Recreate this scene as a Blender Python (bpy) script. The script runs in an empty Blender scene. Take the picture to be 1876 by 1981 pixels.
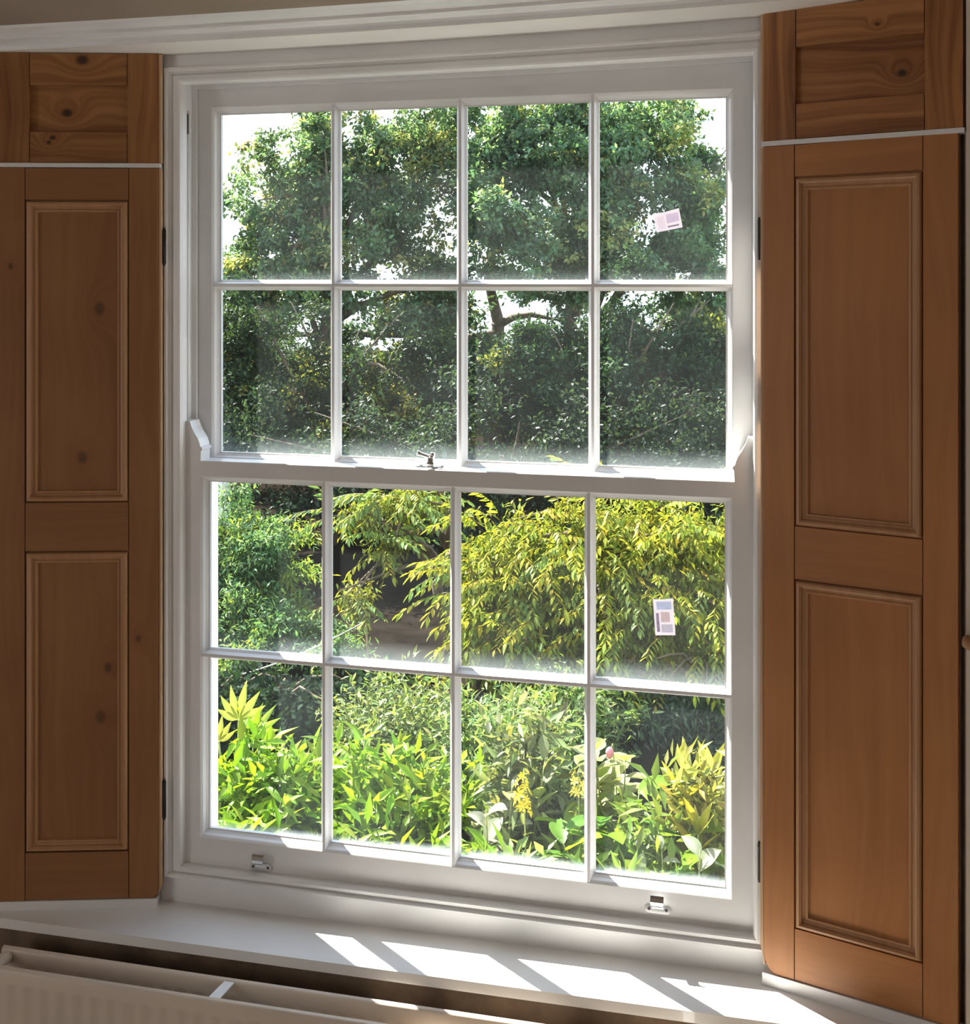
import bpy, bmesh, math, random
import numpy as np
from mathutils import Vector, Matrix, Euler
SC = bpy.context.scene
COL = SC.collection
R = math.radians

# ------------------------------------------------------------------ camera
FPX = 2333.0
TH = R(13.5)                      # the camera looks 13.5 degrees left of the window's normal
CAM = Vector((0.0, -2.1, 0.0))    # z = 0 is eye level
cd = bpy.data.cameras.new('camera')
cam = bpy.data.objects.new('camera', cd); COL.objects.link(cam)
cam.location = CAM
cam.rotation_euler = (R(90), 0, TH)
cd.sensor_fit = 'VERTICAL'; cd.sensor_height = 36.0; cd.sensor_width = 36.0
cd.lens = FPX * 36.0 / 1981.0
cd.shift_y = -(990.5 - 540.0) / 1981.0
cd.clip_start = 0.05; cd.clip_end = 300
SC.camera = cam

# ------------------------------------------------------------------ world, sun, lamps, exposure
w = bpy.data.worlds.new('sky'); SC.world = w; w.use_nodes = True
nt = w.node_tree; nt.nodes.clear()
wo = nt.nodes.new('ShaderNodeOutputWorld'); bg = nt.nodes.new('ShaderNodeBackground')
tc = nt.nodes.new('ShaderNodeTexCoord'); sx = nt.nodes.new('ShaderNodeSeparateXYZ')
rp = nt.nodes.new('ShaderNodeValToRGB'); nz = nt.nodes.new('ShaderNodeTexNoise')
mx = nt.nodes.new('ShaderNodeMix'); mx.data_type = 'RGBA'
rp.color_ramp.elements[0].position = 0.0; rp.color_ramp.elements[0].color = (0.72, 0.84, 0.90, 1)
rp.color_ramp.elements[1].position = 0.8; rp.color_ramp.elements[1].color = (0.55, 0.80, 1.25, 1)
nz.inputs['Scale'].default_value = 3.0; nz.inputs['Detail'].default_value = 5
cr = nt.nodes.new('ShaderNodeValToRGB')
cr.color_ramp.elements[0].position = 0.40; cr.color_ramp.elements[0].color = (0, 0, 0, 1)
cr.color_ramp.elements[1].position = 0.60; cr.color_ramp.elements[1].color = (1, 1, 1, 1)
nt.links.new(tc.outputs['Generated'], sx.inputs[0]); nt.links.new(sx.outputs['Z'], rp.inputs[0])
nt.links.new(tc.outputs['Generated'], nz.inputs['Vector']); nt.links.new(nz.outputs['Fac'], cr.inputs[0])
nt.links.new(cr.outputs[0], mx.inputs['Factor']); nt.links.new(rp.outputs[0], mx.inputs['A'])
mx.inputs['B'].default_value = (0.86, 0.93, 0.97, 1)
nt.links.new(mx.outputs['Result'], bg.inputs['Color']); bg.inputs['Strength'].default_value = 1.75
nt.links.new(bg.outputs[0], wo.inputs[0])

SUN_DIR = Vector((-0.514, 0.386, 0.766))
sd = bpy.data.lights.new('sun', 'SUN'); sd.energy = 21.0; sd.angle = R(0.6); sd.color = (1.0, 0.95, 0.86)
sun = bpy.data.objects.new('sun', sd); COL.objects.link(sun)
sun.rotation_euler = SUN_DIR.to_track_quat('Z', 'Y').to_euler(); sun.location = (-6, 8, 10)

def fill_lamp(name, loc, rot, sx_, sy_, watts, col):      # soft fill lamps added out of view; no windows are built there
    d = bpy.data.lights.new(name, 'AREA'); d.shape = 'RECTANGLE'; d.size = sx_; d.size_y = sy_; d.energy = watts; d.color = col
    o = bpy.data.objects.new(name, d); COL.objects.link(o); o.location = loc; o.rotation_euler = rot
fill_lamp('side_fill', (-3.15, -2.7, -0.45), (R(90), 0, R(-90)), 1.5, 1.4, 13.0, (1.0, 0.98, 0.97))
fill_lamp('rear_fill', (1.1, -4.95, -0.45), (R(90), 0, 0), 1.6, 1.4, 5.5, (1.0, 0.95, 0.89))

SC.view_settings.view_transform = 'Standard'; SC.view_settings.look = 'None'
SC.view_settings.exposure = 0.60; SC.view_settings.gamma = 1.0; SC.view_settings.use_curve_mapping = False
SC.cycles.use_denoising = True
SC.cycles.max_bounces = 12; SC.cycles.transparent_max_bounces = 24; SC.cycles.diffuse_bounces = 5
SC.cycles.sample_clamp_indirect = 4.0

# ------------------------------------------------------------------ materials
def newmat(name):
    m = bpy.data.materials.new(name); m.use_nodes = True
    n = m.node_tree; b = n.nodes['Principled BSDF']
    return m, n, b

def N(n, typ, **kw):
    x = n.nodes.new(typ)
    for k, v in kw.items(): setattr(x, k, v)
    return x

def M_(n, op, a, b=None, c=None):
    x = N(n, 'ShaderNodeMath', operation=op)
    for i, v in enumerate((a, b, c)):
        if v is None: continue
        if isinstance(v, (int, float)): x.inputs[i].default_value = v
        else: n.links.new(v, x.inputs[i])
    return x.outputs[0]

def paint(name, col, rough=0.4, var=0.05, scale=6.0, bump=0.02, spec=0.5):
    m, n, b = newmat(name); b.inputs['Specular IOR Level'].default_value = spec
    t = N(n, 'ShaderNodeTexCoord'); z = N(n, 'ShaderNodeTexNoise')
    z.inputs['Scale'].default_value = scale; z.inputs['Detail'].default_value = 6
    n.links.new(t.outputs['Object'], z.inputs['Vector'])
    r = N(n, 'ShaderNodeValToRGB')
    r.color_ramp.elements[0].position = 0.3; r.color_ramp.elements[1].position = 0.7
    r.color_ramp.elements[0].color = tuple(c * (1 - var) for c in col) + (1,)
    r.color_ramp.elements[1].color = tuple(min(1, c * (1 + var)) for c in col) + (1,)
    n.links.new(z.outputs['Fac'], r.inputs[0]); n.links.new(r.outputs[0], b.inputs['Base Color'])
    b.inputs['Roughness'].default_value = rough
    if bump:
        z2 = N(n, 'ShaderNodeTexNoise'); z2.inputs['Scale'].default_value = scale * 12
        n.links.new(t.outputs['Object'], z2.inputs['Vector'])
        bp = N(n, 'ShaderNodeBump'); bp.inputs['Strength'].default_value = bump * 4; bp.inputs['Distance'].default_value = 0.002
        n.links.new(z2.outputs['Fac'], bp.inputs['Height']); n.links.new(bp.outputs[0], b.inputs['Normal'])
    return m

def metal(name, col, rough):
    m, n, b = newmat(name)
    b.inputs['Base Color'].default_value = col + (1,); b.inputs['Metallic'].default_value = 1.0
    z = N(n, 'ShaderNodeTexNoise'); z.inputs['Scale'].default_value = 40
    n.links.new(M_(n, 'MULTIPLY_ADD', z.outputs['Fac'], 0.15, rough), b.inputs['Roughness'])
    return m

def pine(name, along, knots=(), light=(0.40, 0.190, 0.072), dark=(0.255, 0.100, 0.030), ring=70.0, contrast=1.0, off=0.0):
    """Old waxed pine: grain along 'X' or 'Z' of the shutter, knots at (x, z, radius)."""
    m, n, b = newmat(name)
    t = N(n, 'ShaderNodeTexCoord'); s = N(n, 'ShaderNodeSeparateXYZ'); n.links.new(t.outputs['Object'], s.inputs[0])
    X, Y, Z = s.outputs
    A, P = (X, Z) if along == 'X' else (Z, X)       # A along the grain, P across it
    low = N(n, 'ShaderNodeTexNoise', noise_dimensions='4D'); low.inputs['Scale'].default_value = 1.0; low.inputs['W'].default_value = off
    cb = N(n, 'ShaderNodeCombineXYZ'); n.links.new(M_(n, 'MULTIPLY', P, 9.0), cb.inputs[0]); n.links.new(M_(n, 'MULTIPLY', A, 2.2), cb.inputs[1])
    n.links.new(cb.outputs[0], low.inputs['Vector']); low.inputs['Detail'].default_value = 2
    cross = M_(n, 'MULTIPLY_ADD', low.outputs['Fac'], 0.10, P)
    km = None; halo = None
    for kx, kz, kr in knots:
        dx = M_(n, 'SUBTRACT', X, kx); dz = M_(n, 'SUBTRACT', Z, kz)
        if along == 'X': dx = M_(n, 'MULTIPLY', dx, 0.75)
        else: dz = M_(n, 'MULTIPLY', dz, 0.75)
        d = M_(n, 'SQRT', M_(n, 'ADD', M_(n, 'MULTIPLY', dx, dx), M_(n, 'MULTIPLY', dz, dz)))
        q = M_(n, 'DIVIDE', d, kr)
        k = N(n, 'ShaderNodeMapRange', interpolation_type='SMOOTHSTEP')
        k.inputs['From Min'].default_value = 0.45; k.inputs['From Max'].default_value = 1.25; k.inputs['To Min'].default_value = 1; k.inputs['To Max'].default_value = 0
        n.links.new(q, k.inputs['Value'])
        km = k.outputs[0] if km is None else M_(n, 'MAXIMUM', km, k.outputs[0])
        g = M_(n, 'EXPONENT', M_(n, 'MULTIPLY', M_(n, 'MULTIPLY', q, q), -0.10))
        cross = M_(n, 'MULTIPLY_ADD', g, 0.055, cross)
        halo = g if halo is None else M_(n, 'MAXIMUM', halo, g)
    cb2 = N(n, 'ShaderNodeCombineXYZ'); n.links.new(M_(n, 'MULTIPLY', cross, ring), cb2.inputs[0]); n.links.new(M_(n, 'MULTIPLY', A, 1.6), cb2.inputs[1])
    gr = N(n, 'ShaderNodeTexNoise', noise_dimensions='4D'); gr.inputs['Scale'].default_value = 1.0; gr.inputs['Detail'].default_value = 3; gr.inputs['W'].default_value = off * 3.1
    n.links.new(cb2.outputs[0], gr.inputs['Vector'])
    cb3 = N(n, 'ShaderNodeCombineXYZ'); n.links.new(M_(n, 'MULTIPLY', cross, 900.0), cb3.inputs[0]); n.links.new(M_(n, 'MULTIPLY', A, 14.0), cb3.inputs[1])
    fi = N(n, 'ShaderNodeTexNoise'); fi.inputs['Scale'].default_value = 1.0; fi.inputs['Detail'].default_value = 2
    n.links.new(cb3.outputs[0], fi.inputs['Vector'])
    bl = N(n, 'ShaderNodeTexNoise', noise_dimensions='4D'); bl.inputs['Scale'].default_value = 4.0; bl.inputs['W'].default_value = off + 5; n.links.new(t.outputs['Object'], bl.inputs['Vector'])
    f = M_(n, 'ADD', M_(n, 'MULTIPLY', gr.outputs['Fac'], 0.62 * contrast), M_(n, 'MULTIPLY', fi.outputs['Fac'], 0.18))
    f = M_(n, 'ADD', f, M_(n, 'MULTIPLY', bl.outputs['Fac'], 0.55))
    f = M_(n, 'SUBTRACT', f, 0.20 + 0.31 * (contrast - 1))
    r = N(n, 'ShaderNodeValToRGB')
    r.color_ramp.elements[0].position = 0.22; r.color_ramp.elements[0].color = dark + (1,)
    r.color_ramp.elements[1].position = 0.70; r.color_ramp.elements[1].color = light + (1,)
    n.links.new(f, r.inputs[0])
    out = r.outputs[0]
    if km is not None:
        m1 = N(n, 'ShaderNodeMix', data_type='RGBA'); n.links.new(M_(n, 'MULTIPLY', halo, 0.45), m1.inputs['Factor'])
        n.links.new(out, m1.inputs['A']); m1.inputs['B'].default_value = (0.23, 0.08, 0.02, 1)
        m2 = N(n, 'ShaderNodeMix', data_type='RGBA'); n.links.new(M_(n, 'MULTIPLY', km, 0.9 if contrast > 1 else 0.55), m2.inputs['Factor'])
        n.links.new(m1.outputs['Result'], m2.inputs['A']); m2.inputs['B'].default_value = (0.022, 0.008, 0.004, 1)
        out = m2.outputs['Result']
    n.links.new(out, b.inputs['Base Color'])
    b.inputs['Roughness'].default_value = 0.42
    bp = N(n, 'ShaderNodeBump'); bp.inputs['Strength'].default_value = 0.12; bp.inputs['Distance'].default_value = 0.002
    n.links.new(gr.outputs['Fac'], bp.inputs['Height']); n.links.new(bp.outputs[0], b.inputs['Normal'])
    return m

def glass_mat(name, z0, z1, dirt):
    """Thin clear pane with a film of dirt that thickens towards the bottom edge of the pane (z0 bottom, z1 top of the sash row)."""
    m, n, b = newmat(name); n.nodes.remove(b); o = n.nodes['Material Output']
    tr = N(n, 'ShaderNodeBsdfTransparent'); tr.inputs[0].default_value = (0.97, 0.985, 0.98, 1)
    gl = N(n, 'ShaderNodeBsdfGlossy'); gl.inputs['Roughness'].default_value = 0.0
    ge = N(n, 'ShaderNodeNewGeometry'); dp = N(n, 'ShaderNodeVectorMath', operation='DOT_PRODUCT')
    n.links.new(ge.outputs['Incoming'], dp.inputs[0]); n.links.new(ge.outputs['Normal'], dp.inputs[1])
    fres = M_(n, 'MULTIPLY_ADD', M_(n, 'POWER', M_(n, 'SUBTRACT', 1.0, M_(n, 'ABSOLUTE', dp.outputs['Value'])), 5.0), 0.96, 0.035)   # Schlick, the same from both sides of each surface
    mg = N(n, 'ShaderNodeMixShader'); n.links.new(fres, mg.inputs[0]); n.links.new(tr.outputs[0], mg.inputs[1]); n.links.new(gl.outputs[0], mg.inputs[2])
    df = N(n, 'ShaderNodeBsdfTranslucent'); df.inputs[0].default_value = (0.80, 0.90, 0.92, 1)
    d2 = N(n, 'ShaderNodeBsdfDiffuse'); d2.inputs[0].default_value = (0.80, 0.90, 0.92, 1)
    dm = N(n, 'ShaderNodeMixShader'); dm.inputs[0].default_value = 0.3; n.links.new(df.outputs[0], dm.inputs[1]); n.links.new(d2.outputs[0], dm.inputs[2])
    t = N(n, 'ShaderNodeTexCoord'); s = N(n, 'ShaderNodeSeparateXYZ'); n.links.new(t.outputs['Object'], s.inputs[0])
    z = N(n, 'ShaderNodeTexNoise'); z.inputs['Scale'].default_value = 9.0; z.inputs['Detail'].default_value = 5
    n.links.new(t.outputs['Object'], z.inputs['Vector'])
    h = N(n, 'ShaderNodeMapRange', interpolation_type='SMOOTHSTEP')
    n.links.new(M_(n, 'MULTIPLY_ADD', M_(n, 'SUBTRACT', z.outputs['Fac'], 0.5), 0.018, s.outputs['Z']), h.inputs['Value'])
    h.inputs['From Min'].default_value = z0; h.inputs['From Max'].default_value = z1; h.inputs['To Min'].default_value = dirt[1]; h.inputs['To Max'].default_value = 0
    f = M_(n, 'ADD', h.outputs[0], M_(n, 'MULTIPLY', z.outputs['Fac'], dirt[0] * 2))
    ms = N(n, 'ShaderNodeMixShader'); n.links.new(f, ms.inputs[0]); n.links.new(mg.outputs[0], ms.inputs[1]); n.links.new(dm.outputs[0], ms.inputs[2])
    n.links.new(ms.outputs[0], o.inputs[0])
    return m

WHITE = paint('white_gloss_paint', (0.80, 0.79, 0.79), 0.32)
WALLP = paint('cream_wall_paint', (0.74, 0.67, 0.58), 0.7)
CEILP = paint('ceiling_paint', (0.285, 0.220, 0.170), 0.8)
SILLP = paint('sill_paint', (0.84, 0.83, 0.82), 0.16, bump=0.006)
SILLP.node_tree.nodes['Principled BSDF'].inputs['Coat Weight'].default_value = 0.6; SILLP.node_tree.nodes['Principled BSDF'].inputs['Coat Roughness'].default_value = 0.12
RADP = paint('radiator_enamel', (0.72, 0.62, 0.52), 0.35)
FLOORM = paint('pale_bounce_floor', (0.66, 0.60, 0.53), 0.95, 0.1, 30, 0.2)  # unseen floor; pale tone picked to bounce sunlight up to the soffit
CHROME = metal('polished_chrome', (0.82, 0.83, 0.85), 0.08)
BLACK = paint('black_iron', (0.012, 0.010, 0.009), 0.5)
DARKH = paint('screw_hole_shadow_metal', (0.05, 0.05, 0.06), 0.4)
DARKB = paint('undersill_shade_paint', (0.16, 0.11, 0.075), 0.9, 0.4, 14)  # wall below the sill, its colour darkened to stand in for shade
EXTW = paint('white_exterior_paint', (0.86, 0.86, 0.85), 0.5)

# ------------------------------------------------------------------ mesh helpers
def link(name, me, mats, parent=None, loc=None):
    o = bpy.data.objects.new(name, me); COL.objects.link(o)
    for m in (mats if isinstance(mats, (list, tuple)) else [mats]): me.materials.append(m)
    if parent is not None: o.parent = parent
    if loc is not None: o.location = loc
    return o

def from_bm(name, bm, mats, parent=None, smooth=False, loc=None):
    bmesh.ops.recalc_face_normals(bm, faces=bm.faces)
    me = bpy.data.meshes.new(name)
    if smooth:
        for f in bm.faces: f.smooth = True
    bm.to_mesh(me); bm.free()
    return link(name, me, mats, parent, loc)

def box(bm, x0, x1, y0, y1, z0, z1, bev=0.0, mi=0, nx=1):
    xs = [x0 + (x1 - x0) * i / nx for i in range(nx + 1)]
    rings = [[bm.verts.new((x, y, z)) for y, z in ((y0, z0), (y1, z0), (y1, z1), (y0, z1))] for x in xs]
    fs = []
    for a, b in zip(rings, rings[1:]):
        for k in range(4): fs.append(bm.faces.new((a[k], a[(k + 1) % 4], b[(k + 1) % 4], b[k])))
    fs.append(bm.faces.new(rings[0])); fs.append(bm.faces.new(rings[-1][::-1]))
    for f in fs: f.material_index = mi
    if bev:
        es = set(e for f in fs for e in f.edges)
        es = [e for e in es if e.calc_face_angle(0) > 0.5]
        r = bmesh.ops.bevel(bm, geom=es, offset=bev, segments=2, profile=0.5, affect='EDGES')
        for f in r['faces']: f.material_index = mi

def prism(bm, pts, axis, a0, a1, mi=0, bev=0.0):
    """Polygon pts in the two axes other than `axis`, extruded from a0 to a1."""
    def mk(p, a):
        return {'x': (a, p[0], p[1]), 'y': (p[0], a, p[1]), 'z': (p[0], p[1], a)}[axis]
    A = [bm.verts.new(mk(p, a0)) for p in pts]; B = [bm.verts.new(mk(p, a1)) for p in pts]
    n = len(pts); fs = [bm.faces.new(A), bm.faces.new(B[::-1])]
    for i in range(n): fs.append(bm.faces.new((A[i], A[(i + 1) % n], B[(i + 1) % n], B[i])))
    for f in fs: f.material_index = mi
    if bev:
        es = set(e for f in fs[:2] for e in f.edges)
        bmesh.ops.bevel(bm, geom=list(es), offset=bev, segments=2, profile=0.5, affect='EDGES')

def loop_frame(bm, x0, x1, z0, z1, prof, w=(1, 1, 1, 1), closed=True, nx=1):
    """A mitred frame: profile points (a, b, y); inset on a side = a * w[side] + b (sides left, right, bottom, top)."""
    rows = []
    for a, b, y in prof:
        l, r, bo, to = (a * k + b for k in w)
        top = [(x1 - r + ((x0 + l) - (x1 - r)) * i / nx, z1 - to) for i in range(nx)]
        ring = [(x0 + l, z0 + bo), (x1 - r, z0 + bo)] + top + [(x0 + l, z1 - to)]
        rows.append([bm.verts.new((x, y, z)) for x, z in ring])
    n = len(rows[0]); k = len(rows)
    for i in range(k if closed else k - 1):
        A, B = rows[i], rows[(i + 1) % k]
        for j in range(n): bm.faces.new((A[j], A[(j + 1) % n], B[(j + 1) % n], B[j]))

def tube(bm, pts, rad, seg=8, mi=0, caps=True):
    pts = [Vector(p) for p in pts]; n = len(pts)
    rads = rad if isinstance(rad, (list, tuple)) else [rad] * n
    rings = []; up = Vector((0.123, 0.31, 0.94))
    for i, p in enumerate(pts):
        d = (pts[min(i + 1, n - 1)] - pts[max(i - 1, 0)]).normalized()
        a = d.cross(up)
        if a.length < 1e-3: a = d.cross(Vector((1, 0, 0)))
        a.normalize(); b = d.cross(a)
        rings.append([bm.verts.new(p + (a * math.cos(t) + b * math.sin(t)) * rads[i]) for t in (2 * math.pi * k / seg for k in range(seg))])
    for A, B in zip(rings, rings[1:]):
        for k in range(seg):
            f = bm.faces.new((A[k], A[(k + 1) % seg], B[(k + 1) % seg], B[k])); f.material_index = mi; f.smooth = True
    if caps:
        for r_ in (rings[0], rings[-1]):
            f = bm.faces.new(r_); f.material_index = mi

def lathe(bm, prof, seg=16, mi=0, mat=None):
    """prof = [(radius, height)]; axis z, moved by mat."""
    mat = mat or Matrix()
    rings = [[bm.verts.new(mat @ Vector((r * math.cos(2 * math.pi * k / seg), r * math.sin(2 * math.pi * k / seg), h))) for k in range(seg)] for r, h in prof]
    for A, B in zip(rings, rings[1:]):
        for k in range(seg):
            f = bm.faces.new((A[k], A[(k + 1) % seg], B[(k + 1) % seg], B[k])); f.material_index = mi; f.smooth = True
    for r_ in (rings[0], rings[-1]):
        f = bm.faces.new(r_); f.material_index = mi

def empty(name, loc=(0, 0, 0), rotz=0.0, parent=None):
    o = bpy.data.objects.new(name, None); COL.objects.link(o); o.location = loc; o.rotation_euler = (0, 0, rotz)
    o.empty_display_size = 0.1
    if parent is not None: o.parent = parent
    return o

def tag(o, label, cat, group=None):
    o['label'] = label; o['category'] = cat
    if group: o['group'] = group
    return o

def structure(o, label=None):
    o['kind'] = 'structure'
    if label: o['label'] = label
    return o

def warp_head(bm):
    """The old window head runs out of level: it climbs a little towards the right."""
    for v in bm.verts:
        k = min(1.0, max(0.0, (v.co.z - 0.33) / 0.065))
        if k > 0:
            q = min(1.35, max(0.0, (v.co.x + 1.13) / 1.11))
            v.co.z += k * 0.0170 * q * q

def sill_z(x): return -1.185 + 0.0115 * (x + 0.57)

# ================================================================== ROOM
YF = -0.115
bm = bmesh.new()       # the wall with the window: two piers with splayed shutter boxes, lintel and the part under the sill
prism(bm, [(-3.2, YF), (-1.464, YF), (-1.464, -0.066), (-1.135, 0.022), (-1.135, 0.20), (-3.2, 0.20)], 'z', -1.75, 0.80)
prism(bm, [(2.2, YF), (2.2, 0.20), (0.002, 0.20), (0.002, 0.022), (0.288, -0.062), (0.288, YF)], 'z', -1.75, 0.80)
box(bm, -3.2, 2.2, YF + 0.0005, 0.1995, 0.4286, 0.801, nx=40)
box(bm, -3.2, 2.2, YF + 0.001, 0.199, -1.75, -1.2035, mi=1)
for v in bm.verts:
    if abs(v.co.z - 0.4286) < 1e-4: v.co.z += 0.0
warp_head(bm)
structure(from_bm('wall_back', bm, [WALLP, DARKB]), 'wall around the window')
bm = bmesh.new(); box(bm, -1.46, 0.287, YF + 0.0002, 0.02, 0.4276, 0.4290, nx=24); warp_head(bm)
structure(from_bm('trim_7', bm, paint('soffit_paint', (0.86, 0.83, 0.79), 0.5)), 'white lining over the window recess')
for nm, a in (('wall_left', (-3.3, -3.2, -5.1, YF, -1.75, 0.80)), ('wall_right', (2.2, 2.3, -5.1, YF, -1.75, 0.80)), ('wall_front', (-3.3, 2.3, -5.1, -5.0, -1.75, 0.80))):
    bm = bmesh.new(); box(bm, *a); structure(from_bm(nm, bm, WALLP))
bm = bmesh.new(); box(bm, -3.3, 2.3, -5.1, 0.2, -1.75, -1.70); structure(from_bm('floor', bm, FLOORM))
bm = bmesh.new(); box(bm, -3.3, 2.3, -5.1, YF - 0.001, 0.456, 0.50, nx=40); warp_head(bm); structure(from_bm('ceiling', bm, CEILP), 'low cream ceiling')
# cornice under the ceiling
bm = bmesh.new()
prof = [(YF + 0.001, 0.4288), (YF - 0.001, 0.4288), (YF - 0.002, 0.4350), (YF - 0.006, 0.4395), (YF - 0.014, 0.4418), (YF - 0.016, 0.4412), (YF - 0.034, 0.4412), (YF - 0.0365, 0.4425),
        (YF - 0.037, 0.4480), (YF - 0.042, 0.4492), (YF - 0.072, 0.4520), (YF - 0.082, 0.4570), (YF + 0.001, 0.4570)]
xs = [-3.2 + 5.4 * i / 60 for i in range(61)]
rings = [[bm.verts.new((x, y, z)) for y, z in prof] for x in xs]
for A, B in zip(rings, rings[1:]):
    for k in range(len(prof)): bm.faces.new((A[k], A[(k + 1) % len(prof)], B[(k + 1) % len(prof)], B[k]))
warp_head(bm)
structure(from_bm('trim_1', bm, WHITE), 'moulded white cornice above the window')

# window sill board
bm = bmesh.new()
box(bm, -3.19, 2.19, -0.129, 0.012, -1.2035, -1.185, bev=0.003)
for v in bm.verts: v.co.z += 0.0115 * (v.co.x + 0.57) if -1.6 < v.co.x < 0.6 else (0.0115 * (-1.03 if v.co.x < 0 else 1.17))
bm2 = bm
o = structure(from_bm('trim_2', bm2, SILLP), 'white painted window sill board')
# ================================================================== WINDOW
XL, XR = -1.106, -0.0276            # pulley stiles
OX0, OX1 = -1.0663, -0.0725         # sash openings
win = structure(empty('window_1', (0, 0, 0)), 'white eight over eight sliding sash window')
PROF_BEAD = [(0, 0.0, 0.020), (0, 0.0, -0.0075), (0, 0.0022, -0.0105), (0, 0.0060, -0.0105), (0, 0.0085, -0.0060), (0.42, 0, -0.0035), (0.45, 0, -0.0005), (0.49, 0, -0.0005), (0.53, 0, -0.0045), (0.80, 0, -0.0050), (0.92, 0, -0.0030), (1, 0, 0.004), (1, 0, 0.020)]
bm = bmesh.new(); loop_frame(bm, -1.132, -0.0015, -1.139, 0.4036, PROF_BEAD, (0.034, 0.034, 0.0225, 0.031), nx=20); warp_head(bm)
from_bm('staff_bead', bm, WHITE, win)
bm = bmesh.new(); box(bm, -1.16, 0.02, 0.003, 0.17, 0.380, 0.4300, nx=20); warp_head(bm); from_bm('frame_head', bm, WHITE, win)
bm = bmesh.new(); box(bm, -1.160, XL, 0.010, 0.17, -1.16, 0.44); from_bm('pulley_stile', bm, WHITE, win)
bm = bmesh.new(); box(bm, XR, 0.028, 0.010, 0.17, -1.16, 0.44); from_bm('pulley_stile', bm, WHITE, win)
bm = bmesh.new(); box(bm, -1.16, 0.028, 0.0005, 0.12, -1.2, -1.1215, bev=0.001); from_bm('frame_sill', bm, WHITE, win)
bm = bmesh.new(); prism(bm, [(0.10, -1.20), (0.10, -1.118), (0.165, -1.130), (0.172, -1.136), (0.172, -1.20)], 'x', -1.20, 0.07); from_bm('exterior_sill', bm, EXTW, win)
bm = bmesh.new(); loop_frame(bm, XL - 0.004, XR + 0.004, -1.125, 0.384, [(0, 0, 0.0548), (0, 0.014, 0.0548), (0, 0.014, 0.0612), (0, 0, 0.0612)], nx=20); warp_head(bm)
from_bm('parting_bead', bm, WHITE, win)
bm = bmesh.new(); loop_frame(bm, XL - 0.05, XR + 0.05, -1.13, 0.43, [(0, 0, 0.106), (1, 0, 0.106), (1, 0, 0.125), (0, 0, 0.125)], (0.062, 0.062, 0.004, 0.062)); from_bm('outer_lining', bm, EXTW, win)
bm = bmesh.new()
box(bm, XL - 0.004, XL + 0.0012, 0.026, 0.043, 0.272, 0.326, bev=0.0004); box(bm, XL - 0.003, XL + 0.0016, 0.030, 0.039, 0.278, 0.320, mi=1)
from_bm('sash_pulley', bm, [CHROME, BLACK], win)
for x in (XL + 0.0035, XR - 0.0035):
    bm = bmesh.new(); tube(bm, [(x, 0.034, -0.30), (x, 0.034, 0.280)], 0.003); from_bm('sash_cord', bm, EXTW, win)

VBAR = (-0.8168, -0.5672, -0.3195)
GL_UP = [glass_mat('glass_upper_bottom_row', -0.345, -0.300, (0.006, 0.06)), glass_mat('glass_upper_top_row', -0.01, 0.02, (0.008, 0.03))]
GL_LO = [glass_mat('glass_lower_bottom_row', -1.060, -1.038, (0.008, 0.22)), glass_mat('glass_lower_top_row', -0.71, -0.67, (0.006, 0.06))]

def sash(name, f, z0, z1, op0, op1, zb, glass):
    """f = y of the room-side face; opening op0..op1 in height; zb = height of the horizontal glazing bar."""
    P = [(0, 0, f + 0.040), (0, 0, f + 0.0015), (0, 0.0015, f), (1, -0.0015, f), (1, 0, f + 0.001), (1, 0.003, f + 0.004), (1, 0.0055, f + 0.010), (1, 0.0095, f + 0.0155), (1, 0.0115, f + 0.016), (1, 0.0115, f + 0.020),
         (1, 0.0115, f + 0.024), (1, 0.002, f + 0.040)]
    bm = bmesh.new()
    loop_frame(bm, XL + 0.001, XR - 0.001, z0, z1, P, (OX0 - XL - 0.001, XR - 0.001 - OX1, op0 - z0, z1 - op1), nx=12)
    if z1 > 0.3: warp_head(bm)
    s = from_bm(name, bm, WHITE, win)
    bp = [(-0.0028, 0.0), (0.0028, 0.0), (0.0040, 0.004), (0.0060, 0.010), (0.0098, 0.0155), (0.0102, 0.019), (0.0090, 0.0245), (0.0025, 0.038), (-0.0025, 0.038), (-0.0090, 0.0245), (-0.0102, 0.019), (-0.0098, 0.0155), (-0.0060, 0.010), (-0.0040, 0.004)]
    for x in VBAR:
        bm = bmesh.new(); prism(bm, [(x + a, f + 0.001 + b) for a, b in bp], 'z', op0 - 0.004, op1 + 0.004); from_bm('glazing_bar', bm, WHITE, s)
    xs = [OX0 - 0.004] + list(VBAR) + [OX1 + 0.004]
    for a, b in zip(xs, xs[1:]):
        bm = bmesh.new(); prism(bm, [(f + 0.0014 + q, zb + p) for p, q in bp], 'x', a, b); from_bm('glazing_bar', bm, WHITE, s)
    ex = [OX0 + 0.003] + list(VBAR) + [OX1 - 0.003]
    for r_, (za, zc) in enumerate(((op0 + 0.003, zb - 0.0035), (zb + 0.0035, op1 - 0.003))):
        for a, b in zip(ex, ex[1:]):
            bm = bmesh.new(); box(bm, a + 0.0035, b - 0.0035, f + 0.0203, f + 0.0233, za, zc); from_bm('pane', bm, glass[r_], s)
    return s

up = sash('upper_sash', 0.0622, -0.378, 0.3745, -0.350, 0.3335, -0.0115, GL_UP)
lo = sash('lower_sash', 0.0140, -1.1205, -0.347, -1.0655, -0.3775, -0.7180, GL_LO)

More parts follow.
